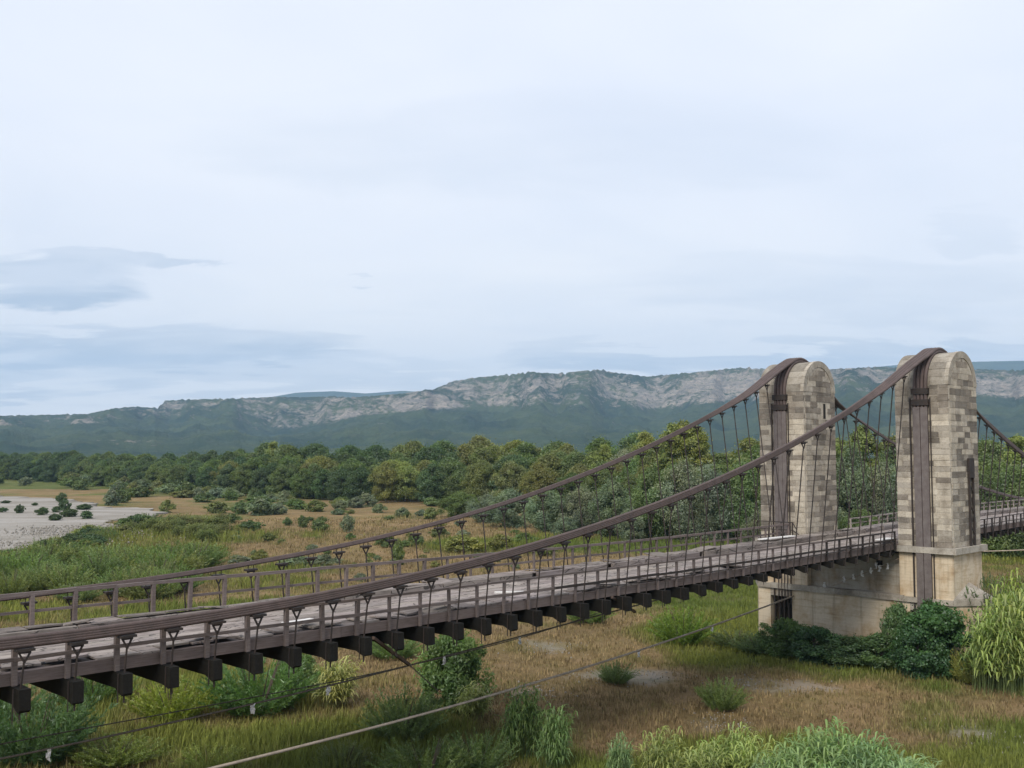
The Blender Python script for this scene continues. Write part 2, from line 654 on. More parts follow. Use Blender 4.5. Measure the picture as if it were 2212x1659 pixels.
# ------------------------------------------------------------------ ground field
def ell(px, py, rx, ry):
    """a patch of ground given by where the photograph shows it -> centre and half axes in metres"""
    x, y = on_ground(px, py)
    xr, _ = on_ground(px + rx, py)
    _, ya = on_ground(px, py + ry)
    _, yb = on_ground(px, max(py - ry, 1006))
    return x, y, abs(xr - x), max(abs(ya - yb) / 2, 1.0)


GREEN = [ell(*a) for a in ((620, 1600, 420, 80), (100, 1590, 200, 110), (560, 1500, 230, 60), (200, 1230, 260, 55),
                           (300, 1160, 200, 40), (1560, 1330, 150, 60), (1250, 1170, 280, 24), (1700, 1420, 260, 30),
                           (1500, 1170, 260, 22), (650, 1235, 200, 30), (2160, 1205, 120, 26), (1950, 1215, 220, 22),
                           (930, 1640, 160, 50), (330, 1040, 360, 9), (880, 1560, 180, 70), (2190, 1480, 40, 30),
                           (1780, 1640, 240, 40))]
DRY = [ell(*a) for a in ((640, 1130, 240, 36), (800, 1100, 280, 26), (1260, 1420, 220, 50), (1500, 1480, 380, 50),
                         (1850, 1520, 340, 60), (760, 1210, 170, 30), (350, 1078, 160, 12), (1000, 1330, 160, 26),
                         (2000, 1600, 200, 40), (950, 1150, 200, 26), (2060, 1545, 260, 45), (1650, 1560, 200, 40), (1240, 1560, 160, 50))]
BARE = [ell(*a) for a in ((1350, 1465, 140, 22), (1190, 1400, 90, 16), (1640, 1480, 130, 24), (1150, 1500, 70, 18),
                          (2120, 1590, 130, 40), (2170, 1252, 70, 8), (1560, 1560, 70, 26), (1000, 1480, 50, 14))]


def field(x, y):
    """0..1 weights of green, dry grass and bare stony ground"""
    x, y = np.asarray(x, float), np.asarray(y, float)
    wob = 0.95 * (fbm(x * 0.22, y * 0.22, 5, 5, 0.6) - 0.5)

    def cover(lst):
        s = np.zeros_like(x)
        for cx, cy, rx, ry in lst:
            dd = np.sqrt(((x - cx) / rx) ** 2 + ((y - cy) / ry) ** 2) + wob * 2
            s = np.maximum(s, 1 - smooth(0.2, 1.35, dd))
        return s
    nz = fbm(x * 0.055, y * 0.055, 11, 5)
    g = np.clip(smooth(0.45, 0.66, nz) + cover(GREEN) - 0.9 * cover(DRY) + (y > 330) * 1.0, 0, 1)
    fine = fbm(x * 0.45, y * 0.45, 23, 3)
    g = np.clip(g + (fine - 0.5) * 0.9, 0, 1)
    b = np.clip(cover(BARE) * 1.25 - smooth(0.35, 0.65, fine) * 0.85, 0, 1)
    g = g * (1 - b)
    return g, 1 - g - b, b


def ground_z(x, y):
    x, y = np.asarray(x, float), np.asarray(y, float)
    r = np.hypot(x, y)
    return GROUND + (fbm(x * 0.08, y * 0.08, 41, 3) - 0.5) * 0.5 * (1 - smooth(150, 400, r))


def soil_colour(x, y):
    g, d, b = field(x, y)
    v = fbm(np.asarray(x) * 0.12, np.asarray(y) * 0.12, 61, 4)[..., None]
    cg = np.array([0.105, 0.125, 0.040]) * (0.75 + 0.6 * v)
    cd = np.array([0.235, 0.165, 0.090]) * (0.75 + 0.6 * v)
    cb = np.array([0.285, 0.250, 0.205]) * (0.75 + 0.5 * v)
    return g[..., None] * cg + d[..., None] * cd + b[..., None] * cb


# ground: one sheet of rings out to the horizon, finer towards the meadow
rings = [0.5]
while rings[-1] < 8000:
    rings.append(rings[-1] + max(0.55, rings[-1] * 0.011) if rings[-1] > 24 else rings[-1] + 3.0)
rings = np.array(rings)
ang = np.concatenate([np.linspace(-45, 45, 330), np.linspace(48, 312, 60)])
ang = np.radians(ang)
RR, AA = np.meshgrid(rings, ang, indexing='ij')
GX, GY = RR * np.sin(AA), RR * np.cos(AA)
GZ = ground_z(GX, GY)
nr, na = RR.shape
idx = np.arange(nr * na).reshape(nr, na)
nxt = np.roll(idx, -1, axis=1)
gf = np.stack([idx[:-1], nxt[:-1], nxt[1:], idx[1:]], -1).reshape(-1, 4)
gme = np_mesh('ground', np.stack([GX, GY, GZ], -1).reshape(-1, 3), gf[:, ::-1], M['ground'],
              ('soil', soil_colour(GX, GY).reshape(-1, 3)), True)
tag(link_mesh('ground', gme), 'meadow of green and dry grass with bare stony patches', 'ground', kind='structure')

# river gravel: pale bed on the left
bed_px = [(-420, 1066), (-200, 1070), (0, 1074), (60, 1076), (120, 1079), (165, 1084), (200, 1090), (232, 1097), (262, 1099),
          (300, 1102), (342, 1106), (338, 1114), (318, 1121), (296, 1123), (270, 1124), (246, 1131), (225, 1143),
          (205, 1152), (180, 1160), (140, 1167), (100, 1174), (60, 1182), (20, 1196), (-40, 1212), (-200, 1235), (-420, 1240)]
bp = [on_ground(*q) for q in bed_px]
bed_o = []
for i, (x, y) in enumerate(bp):
    x2, y2 = bp[(i + 1) % len(bp)]
    L = math.hypot(x2 - x, y2 - y)
    k = max(1, int(L / 2.5))
    for q in range(k):
        t = q / k
        wx, wy = x + (x2 - x) * t, y + (y2 - y) * t
        jj = float(fbm(wx * 0.35, wy * 0.35, 77, 4, 0.65) - 0.5) * 11.0
        bed_o.append((wx + jj, wy + jj * 0.8))
mb = MB()
mb.prism(bed_o, GROUND + 0.02, GROUND + 0.30)
tag(mb.build('gravel_bed', M['gravel']), 'pale grey gravel bed of the river beside the meadow', 'gravel bed', kind='structure')
bed_poly = np.array(bed_o)


def in_bed(x, y):
    x, y = np.asarray(x, float), np.asarray(y, float)
    ins = np.zeros(x.shape, bool)
    px, py = bed_poly[:, 0], bed_poly[:, 1]
    qx, qy = np.roll(px, -1), np.roll(py, -1)
    for a, b, c, d in zip(px, py, qx, qy):
        if b == d:
            continue
        hit = ((b > y) != (d > y)) & (x < (c - a) * (y - b) / (d - b) + a)
        ins ^= hit
    return ins


# ------------------------------------------------------------------ hills
SKY_X = [-300, 0, 100, 190, 240, 290, 340, 356, 400, 500, 600, 650, 720, 760, 870, 940, 980, 1030, 1100, 1150, 1200, 1290, 1340,
         1400, 1500, 1600, 1640, 1800, 1900, 2000, 2110, 2212, 2500]
SKY_Y = [900, 898, 896, 894, 883, 878, 881, 866, 863, 861, 857, 858, 856, 858, 850, 839, 823, 815, 809, 803, 807, 798, 806,
         813, 804, 794, 796, 797, 792, 795, 797, 800, 800]
BASE_X = [-300, 0, 300, 450, 560, 640, 760, 900, 1060, 1180, 1300, 1420, 1500, 1640, 1800, 2000, 2212, 2500]
BASE_Y = [925, 922, 915, 915, 930, 935, 905, 890, 885, 884, 888, 892, 880, 868, 852, 852, 868, 870]


def make_hills():
    nc, nrw = 900, 190
    px = np.linspace(-260, 2480, nc)
    az = np.arctan2(px / 2.1602 - 512.0, F_PX)
    sky_e = (980 - np.interp(px, SKY_X, SKY_Y)) / 2.1602 / F_PX
    base_e = (980 - np.interp(px, BASE_X, BASE_Y)) / 2.1602 / F_PX
    ca = np.cos(az)
    shift = (fbm(px * 0.012, px * 0 + 3.3, 3, 3) - 0.5) * 900
    r0 = np.full(nc, 1150.0)
    r1 = 2750 + shift
    r2 = 3250 + shift * 0.9
    r3 = np.full(nc, 4900.0)
    s = np.concatenate([np.linspace(0, 1, 70)[:-1], np.linspace(1, 2, 95)[:-1], np.linspace(2, 3, 27)])
    S = s[:, None]
    Rr = np.where(S < 1, r0 + (r1 - r0) * S, np.where(S < 2, r1 + (r2 - r1) * (S - 1), r2 + (r3 - r2) * (S - 2)))
    zb = CAM_Z + base_e * r1
    zs = CAM_Z + sky_e * r2
    t = np.clip(S - 1, 0, 1)
    stepped = t
    Z = np.where(S < 1, GROUND - 3 + (zb - GROUND + 3) * S ** 1.6,
                 np.where(S < 2, zb + (zs - zb) * stepped, zs + (np.clip(S - 2, 0, 1)) * 40))
    X = Rr * np.sin(az) / ca * ca
    Y = Rr * np.cos(az)
    rid = 1 - np.abs(2 * fbm(X * 0.0032, Y * 0.0032, 31, 6, 0.55) - 1)
    bumps = fbm(X * 0.012, Y * 0.012, 37, 5, 0.6) - 0.5
    amp = np.where(S < 1, 34 * smooth(0.05, 0.8, S) * (1 - 0.35 * smooth(0.8, 1, S)), np.where(S < 2, 30, 10))
    Z = Z + amp * ((rid - 0.78) * 2.2 + bumps * 0.9)
    crag = (fbm(X * 0.03, Y * 0.03, 43, 4, 0.6) - 0.5) * (3 + 14 * smooth(0.85, 1.15, S) * (1 - smooth(1.5, 1.85, S))) * smooth(0.2, 0.9, S)
    Z = Z + crag
    # keep each column's skyline where the photograph has it
    E_ = (Z - CAM_Z) / (Rr * ca)
    top = E_.max(axis=0)
    ker = np.ones(9) / 9
    top_s = np.convolve(np.pad(top, 2, 'edge'), np.ones(5) / 5, 'valid')
    fac = (sky_e / ca) * ca / np.maximum(top_s, 0.004)
    Z = np.where(Z > CAM_Z, CAM_Z + (Z - CAM_Z) * fac[None, :], Z)
    Ef = (Z - CAM_Z) / (Rr * ca)
    frac = (Ef - base_e) / np.maximum(sky_e - base_e, 0.002)
    side = smooth(350, 760, px)[None, :]
    band = smooth(-0.05, 0.2, frac) * (1 - 0.45 * smooth(0.75, 1.0, frac))
    rk = band * (0.33 + 0.20 * side) + 0.06 * smooth(1.5, 2.0, S)
    patch = fbm(X * 0.0045, Y * 0.0045, 53, 4)
    rk = rk + band * (patch - 0.5) * 1.0
    led = np.exp(-((px[None, :] - 300) / 130) ** 2 - ((Ef - (980 - 953) / 2.1602 / F_PX) / 0.003) ** 2)
    rk = np.clip(rk + led * 0.42, 0, 0.8)
    idx = np.arange(nc * len(s)).reshape(len(s), nc)
    f = np.stack([idx[:-1, :-1], idx[:-1, 1:], idx[1:, 1:], idx[1:, :-1]], -1).reshape(-1, 4)
    c = np.repeat(rk.reshape(-1, 1), 3, 1)
    me = np_mesh('hills', np.stack([X, Y, Z], -1).reshape(-1, 3), f, M['hill'], ('rock', c), True)
    tag(link_mesh('hills', me), 'scrub covered limestone hills with pale cliffs behind the forest', 'hills', kind='structure')
    # a second, farther ridge
    px2 = np.linspace(-260, 2480, 300)
    az2 = np.arctan2(px2 / 2.1602 - 512.0, F_PX)
    far_y = np.interp(px2, [-260, 420, 560, 640, 720, 790, 870, 960, 1200, 1700, 1850, 1950, 2110, 2212, 2480],
                      [915, 890, 862, 848, 845, 850, 844, 850, 830, 815, 797, 787, 781, 779, 780])
    e2 = (980 - far_y) / 2.1602 / F_PX
    rr2 = np.linspace(5300, 7400, 14)[:, None]
    tt = np.linspace(0, 1, 14)[:, None]
    X2, Y2 = rr2 * np.sin(az2), rr2 * np.cos(az2)
    Z2 = CAM_Z + e2 * rr2 * np.cos(az2) * tt ** 0.7 + (fbm(X2 * 0.003, Y2 * 0.003, 71, 4) - 0.5) * 60 * (1 - tt) - (1 - tt) * 40
    idx = np.arange(300 * 14).reshape(14, 300)
    f = np.stack([idx[:-1, :-1], idx[:-1, 1:], idx[1:, 1:], idx[1:, :-1]], -1).reshape(-1, 4)
    me = np_mesh('far_ridge', np.stack([X2, Y2, Z2], -1).reshape(-1, 3), f, M['hill'],
                 ('rock', np.full((300 * 14, 3), 0.05)), True)
    tag(link_mesh('far_ridge', me), 'smooth blue ridge rising behind the limestone hills', 'ridge', kind='structure')


make_hills()

# ------------------------------------------------------------------ bridge frame: u along the span, v across, z up
TH = R(44.6)
DU = Vector((math.cos(TH), math.sin(TH), 0))
DV = Vector((-math.sin(TH), math.cos(TH), 0))


def W(u, v, z=0.0):
    return DU * u + DV * v + Vector((0, 0, z))


def bridge_root(name, u, v, z, label, cat, group=None):
    o = empty(name, W(u, v, z), TH)
    tag(o, label, cat, group)
    return o, (-u, -v, -z)       # children are built in bridge coordinates and shifted by this


DECK_U = [-40, 8.8, 20, 35, 42, 46, 54, 60, 65.4, 73, 82, 95, 120]
DECK_B = [4.62, 4.59, 4.57, 4.60, 4.67, 4.73, 4.83, 4.95, 5.05, 5.17, 5.24, 5.26, 5.2]


def zb(u):
    return float(np.interp(u, DECK_U, DECK_B))


def zt(u):
    return zb(u) + 0.30


VN, VF = 25.85, 31.40             # deck edges
U_FACE, U_BACK = 55.0, 58.7       # faces of the towers
U_MID = (U_FACE + U_BACK) / 2
T_R = (U_BACK - U_FACE) / 2
SPRING = 13.66
CV_N, CV_F = 24.40, 32.92         # cable planes at the tower tops
BASE_Z = 5.05

def shade(c, a, b):
    k = random.uniform(a, b)
    return tuple(x * k for x in c)


# ------------------------------------------------------------------ pier
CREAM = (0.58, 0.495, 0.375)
pier, po = bridge_root('bridge_pier', 56.85, 28.6, GROUND, 'long beige masonry pier carrying the two stone towers', 'pier')
PB = -2.2
# lower block with two cable shafts open in its span face
for (v0, v1) in ((33.84, 34.65), (25.3, 32.4), (22.9, 23.6)):
    MB().box(55.0, 56.2, v0, v1, PB, 2.06).build('front_wall', M['render'], pier, po, CREAM)
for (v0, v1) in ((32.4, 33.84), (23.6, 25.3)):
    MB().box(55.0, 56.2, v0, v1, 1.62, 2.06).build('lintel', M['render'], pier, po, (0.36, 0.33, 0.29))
    MB().box(56.0, 56.21, v0 + 0.003, v1 - 0.003, PB, 1.62).build('shaft_back', M['void'], pier, po)  # back of the shaft painted dark for the shade in the recess
    for k in range(5):
        vv = v0 + 0.12 + (v1 - v0 - 0.24) * k / 4
        MB().bar((55.35, vv, PB), (55.35, vv, 1.3 - 0.1 * (k % 2)), 0.10).build('anchor_bar', M['iron'], pier, po)
MB().box(56.2, 58.8, 22.9, 34.65, PB, 2.06).build('rear_block', M['render'], pier, po, CREAM)
for sgn, v0 in ((-1, 22.9), (1, 34.65)):
    tip = v0 + sgn * 1.25
    poly = [(55.0, v0), (56.9, tip), (58.8, v0)]
    if sgn > 0:
        poly = poly[::-1]
    MB().prism(poly, PB, 2.06).build('cutwater', M['render'], pier, po, CREAM)
    q = MB()
    e = 0.12
    base = [(54.9, v0), (56.9, tip + sgn * e), (58.9, v0)]
    q.v = [(x, y, 2.42) for x, y in base] + [(56.9, v0, 3.15)]
    q.f = [(0, 1, 3), (1, 2, 3), (0, 3, 2), (2, 1, 0)]
    q.build('cutwater_cap', M['stone'], pier, po, (0.36, 0.335, 0.30))
    lp = [(54.88, v0 + 0.001 * sgn), (56.9, tip + sgn * 0.16), (58.92, v0 + 0.001 * sgn)]
    if sgn > 0:
        lp = lp[::-1]
    MB().prism(lp, 2.06, 2.418).build('cutwater_ledge', M['stone'], pier, po, (0.40, 0.37, 0.32))
v = 22.9
while v < 34.6:
    L = min(random.uniform(1.0, 1.7), 34.66 - v)
    if 34.66 - v - L < 0.5:
        L = 34.66 - v
    MB().box(54.88, 58.92, v + 0.006, v + L - 0.006, 2.06, 2.36 + random.uniform(-0.03, 0.03), 0.008).build(
        'ledge_stone', M['stone'], pier, po, shade((0.42, 0.385, 0.33), 0.8, 1.05))
    v += L
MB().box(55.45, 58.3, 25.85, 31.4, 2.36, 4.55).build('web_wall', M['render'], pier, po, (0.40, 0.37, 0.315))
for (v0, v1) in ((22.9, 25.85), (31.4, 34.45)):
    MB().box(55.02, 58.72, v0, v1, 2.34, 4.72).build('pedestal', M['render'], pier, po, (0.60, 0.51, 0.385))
    vc = v0 - 0.25
    while vc < v1 + 0.2:
        L = min(random.uniform(0.8, 1.4), v1 + 0.25 - vc)
        MB().box(54.78, 58.97, vc + 0.004, vc + L - 0.004, 4.72, BASE_Z, 0.008).build(
            'cornice_stone', M['stone'], pier, po, shade((0.44, 0.41, 0.36), 0.8, 1.05))
        vc += L
MB().box(55.40, 55.47, 27.0, 27.35, 3.75, 4.1).build('drain_opening', M['void'], pier, po)  # flat dark plate, shade of the opening painted on the wall


# ------------------------------------------------------------------ towers
def tower(name, vc, label, half, slit=None):
    v0, v1 = vc - half, vc + half
    root, off = bridge_root('bridge_tower', U_MID, vc, BASE_Z, label, 'tower', 'stone towers of the bridge')
    # mortar body: box and half barrel
    c = MB()
    n = 20
    prof = [(U_FACE + 0.012, BASE_Z), (U_BACK - 0.012, BASE_Z)]
    prof += [(U_MID + (T_R - 0.012) * math.cos(math.pi * k / n), SPRING + (T_R - 0.012) * math.sin(math.pi * k / n)) for k in range(n + 1)]
    m_ = len(prof)
    for vv in (v0 + 0.012, v1 - 0.012):
        c.v += [(u, vv, z) for u, z in prof]
    c.f.append(tuple(range(m_)))
    c.f.append(tuple(m_ + i for i in reversed(range(m_))))
    for i in range(m_):
        i2 = (i + 1) % m_
        c.f.append((i2, i, m_ + i, m_ + i2))
    c.build('mortar_core', M['stone'], root, off, (0.56, 0.51, 0.43))
    lst = []

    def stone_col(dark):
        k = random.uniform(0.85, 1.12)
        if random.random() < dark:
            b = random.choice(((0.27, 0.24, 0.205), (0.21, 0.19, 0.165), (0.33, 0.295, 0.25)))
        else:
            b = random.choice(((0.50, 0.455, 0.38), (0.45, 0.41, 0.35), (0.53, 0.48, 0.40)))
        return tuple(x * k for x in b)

    # courses of the two faces towards the camera, one object per stone
    z = BASE_Z
    ci = 0
    count = 0
    back = MB()
    while z < SPRING - 0.05:
        h = 0.34 if z > 11.6 else 0.305
        h = min(h * random.uniform(0.93, 1.07), SPRING - z)
        if SPRING - z - h < 0.12:
            h = SPRING - z
        up = (z - BASE_Z) / (SPRING - BASE_Z)
        # span face
        vv = v0
        while vv < v1 - 0.02:
            L = random.uniform(0.5, 0.95)
            if v1 - vv - L < 0.3:
                L = v1 - vv
            mid = (vv + L / 2 - v0) / (v1 - v0)
            centre_pale = mid < 0.36 and z < 11.8
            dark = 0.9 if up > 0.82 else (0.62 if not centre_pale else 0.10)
            g = 0.014
            p_ = random.uniform(0.0, 0.022)
            b = MB()
            b.box(U_FACE - p_, U_FACE + 0.16, vv + g, vv + L - g, z + g, z + h - g, 0.006)
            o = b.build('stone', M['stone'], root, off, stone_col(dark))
            count += 1
            vv += L
        # outer face towards the camera
        uu = U_FACE + 0.17
        while uu < U_BACK - 0.02:
            L = random.uniform(0.55, 1.0)
            if U_BACK - uu - L < 0.35:
                L = U_BACK - uu
            mid = (uu + L / 2 - U_FACE) / (U_BACK - U_FACE)
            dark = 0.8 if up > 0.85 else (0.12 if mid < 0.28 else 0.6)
            g = 0.016
            p_ = random.uniform(0.0, 0.022)
            hole = slit and slit[0] < uu + L and slit[1] > uu and slit[2] < z + h and slit[3] > z
            if not hole:
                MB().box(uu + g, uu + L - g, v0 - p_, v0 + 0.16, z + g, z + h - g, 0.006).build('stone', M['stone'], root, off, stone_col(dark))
                count += 1
            uu += L
        # the two faces turned away
        vv = v0
        while vv < v1 - 0.02:
            L = random.uniform(0.6, 1.0)
            L = v1 - vv if v1 - vv - L < 0.35 else L
            back.box(U_BACK - 0.16, U_BACK + random.uniform(0, 0.02), vv + 0.008, vv + L - 0.008, z + 0.008, z + h - 0.008)
            vv += L
        uu = U_FACE + 0.17
        while uu < U_BACK - 0.17:
            L = random.uniform(0.6, 1.0)
            L = U_BACK - 0.17 - uu if U_BACK - 0.17 - uu - L < 0.35 else L
            back.box(uu + 0.008, uu + L - 0.008, v1 - 0.16, v1 + random.uniform(0, 0.02), z + 0.008, z + h - 0.008)
            uu += L
        z += h
        ci += 1
    bo = back.build('rear_stones', M['stone'], root, off, (0.45, 0.41, 0.35))
    bo['kind'] = 'stuff'
    # barrel top
    na_ = 13
    for k in range(na_):
        a0, a1 = math.pi * k / na_, math.pi * (k + 1) / na_
        vv = v0 + 0.20
        first = True
        while vv < v1 - 0.02:
            L = random.uniform(0.75, 1.2)
            if v1 - vv - L < 0.4:
                L = v1 - vv
            b = MB()
            ri, ro = T_R - 0.12, T_R + random.uniform(0.0, 0.02)
            g = 0.004
            pr = [(U_MID + r_ * math.cos(a), SPRING + r_ * math.sin(a)) for r_, a in
                  ((ri, a0 + g), (ro, a0 + g), (ro, (a0 + a1) / 2), (ro, a1 - g), (ri, a1 - g))]
            for y_ in (vv + 0.006, vv + L - 0.006):
                b.v += [(p[0], y_, p[1]) for p in pr]
            b.f = [(0, 1, 2, 3, 4)[::-1], (5, 6, 7, 8, 9)] + [(i, (i + 1) % 5, 5 + (i + 1) % 5, 5 + i) for i in range(5)]
            b.build('barrel_stone', M['stone'], root, off, shade((0.33, 0.305, 0.265), 0.8, 1.15))
            vv += L
        # rim voussoirs of the near arch face
        b = MB()
        ri, ro = T_R - 0.32, T_R + 0.035
        pr = [(U_MID + r_ * math.cos(a), SPRING + r_ * math.sin(a)) for r_, a in
              ((ri, a0 + 0.005), (ro, a0 + 0.005), (ro, (a0 + a1) / 2), (ro, a1 - 0.005), (ri, a1 - 0.005))]
        for y_ in (v0 - 0.03, v0 + 0.19):
            b.v += [(p[0], y_, p[1]) for p in pr]
        b.f = [(0, 1, 2, 3, 4)[::-1], (5, 6, 7, 8, 9)] + [(i, (i + 1) % 5, 5 + (i + 1) % 5, 5 + i) for i in range(5)]
        b.build('arch_stone', M['stone'], root, off, shade((0.42, 0.385, 0.33), 0.85, 1.1))
    # tympanum courses inside the arch
    z = SPRING
    while z < SPRING + T_R - 0.5:
        h = 0.33
        rr_ = T_R - 0.34
        wtop = math.sqrt(max(rr_ ** 2 - (z + h - SPRING) ** 2, 0.01))
        uu = U_MID - wtop
        while uu < U_MID + wtop - 0.05:
            L = random.uniform(0.6, 0.95)
            if U_MID + wtop - uu - L < 0.3:
                L = U_MID + wtop - uu
            MB().box(uu + 0.008, uu + L - 0.008, v0 - random.uniform(0, 0.02), v0 + 0.15, z + 0.008, z + h - 0.008, 0.005).build(
                'stone', M['stone'], root, off, stone_col(0.6))
            uu += L
        z += h
    if slit:
        MB().box(slit[0], slit[1], v0 - 0.004, v0 + 0.02, slit[2], slit[3]).build('slit', M['void'], root, off)  # thin dark plate painted as the shade within the slit
    return root, off, v0


near_tower, nto, nv0 = tower('bridge_tower', CV_N, 'stone tower with an iron lattice bracket on its outer face', 1.47)
far_tower, fto, fv0 = tower('bridge_tower', CV_F, 'stone tower with a small dark slit beside the railed footway', 1.50, (57.3, 57.55, 12.1, 13.0))

# iron lattice bracket on the near tower's outer face
lb, lo = bridge_root('lattice_bracket', 57.45, nv0, BASE_Z, 'dark iron lattice bracket fixed to the outer face of a tower', 'bracket')
for uu in (57.2, 57.7):
    MB().box(uu - 0.05, uu + 0.05, nv0 - 0.14, nv0 - 0.04, BASE_Z, 9.45).build('upright', M['iron'], lb, lo)
zz = BASE_Z + 0.05
sgn = 1
while zz < 8.6:
    MB().bar((57.45 - 0.25 * sgn, nv0 - 0.09, zz), (57.45 + 0.25 * sgn, nv0 - 0.09, zz + 0.55), 0.05).build('lattice_bar', M['iron'], lb, lo)
    zz += 0.55
    sgn = -sgn
MB().box(57.12, 57.78, nv0 - 0.16, nv0 - 0.035, 8.7, 9.75).build('head_plate', M['iron'], lb, lo)

# ------------------------------------------------------------------ cables
NEAR_T = [(-40, 16.0), (-33, 13.6), (-20, 9.55), (-10, 7.4), (0, 6.05), (8.6, 5.66), (10.2, 5.69), (12.8, 5.69), (15.2, 5.78), (17.6, 5.9), (19.57, 6.1),
          (21.5, 6.27), (24, 6.53), (27.8, 7.07), (33.5, 8.15), (37, 8.95), (41.2, 10.02), (46.15, 11.6), (48.9, 12.55), (52.5, 13.95), (55.6, 15.25)]
FAR_T = [(-40, 15.8), (-33, 13.3), (-20, 9.1), (-10, 7.0), (0, 5.92), (8, 5.80), (10, 5.82), (12.7, 5.92), (14.67, 5.97), (17.2, 6.08), (18.84, 6.22), (21.48, 6.49),
         (24.87, 6.92), (26.13, 7.08), (29.64, 7.6), (31.7, 7.92), (36.2, 8.85), (41.6, 10.4), (45.7, 11.65), (52.35, 13.8), (55.6, 15.25)]


def poly_cable(tab):
    a = np.array(tab)
    return np.poly1d(np.polyfit(a[:, 0], a[:, 1], 8))


pc_near, pc_far = poly_cable(NEAR_T), poly_cable(FAR_T)
PHI = math.atan(0.40)


def arc(r, a0, a1, n=14):
    """over the barrel; angle from the top, negative towards the near span"""
    return [(U_MID + r * math.sin(a0 + (a1 - a0) * k / n), SPRING + r * math.cos(a0 + (a1 - a0) * k / n)) for k in range(n + 1)]


def v_main(vc, z):
    return vc + (0.1 if vc < 28 else -0.1) * (15.5 - z)


def cable_path(span, pc, vc):
    """list of (u, v, z, spread direction, spacing, radius)"""
    pts = []
    if span == 'near':
        R_ = T_R + 0.24
        us = np.concatenate([np.arange(-34, 52, 1.0), np.linspace(52, 55.2, 6)])
        a = arc(R_, -PHI, math.pi / 2)
        ue, ze = a[0]
        for u in us:
            z = float(pc(u))
            t = float(smooth(50, 55.2, u))
            z = z * (1 - t) + t * (ze - 0.41 * (ue - u))
            pts.append((float(u), z))
        pts += a
        pts += [(a[-1][0], z) for z in (12, 9, 6, 3, 1.0)]
    else:
        R_ = T_R + 0.10
        a = arc(R_, -math.pi / 2, PHI)
        pts += [(a[0][0], z) for z in (1.0, 3, 5.0, 5.1, 6, 9, 12)]
        pts += a
        ue, ze = a[-1]
        for u in np.concatenate([np.linspace(58.6, 62, 5), np.arange(63, 122, 1.5)]):
            z = 5.75 + 0.00452 * (u - 101.8) ** 2
            t = 1 - float(smooth(57.6, 61.5, u))
            z = z * (1 - t) + t * (ze - 0.41 * (u - ue))
            pts.append((float(u), z))
    return pts


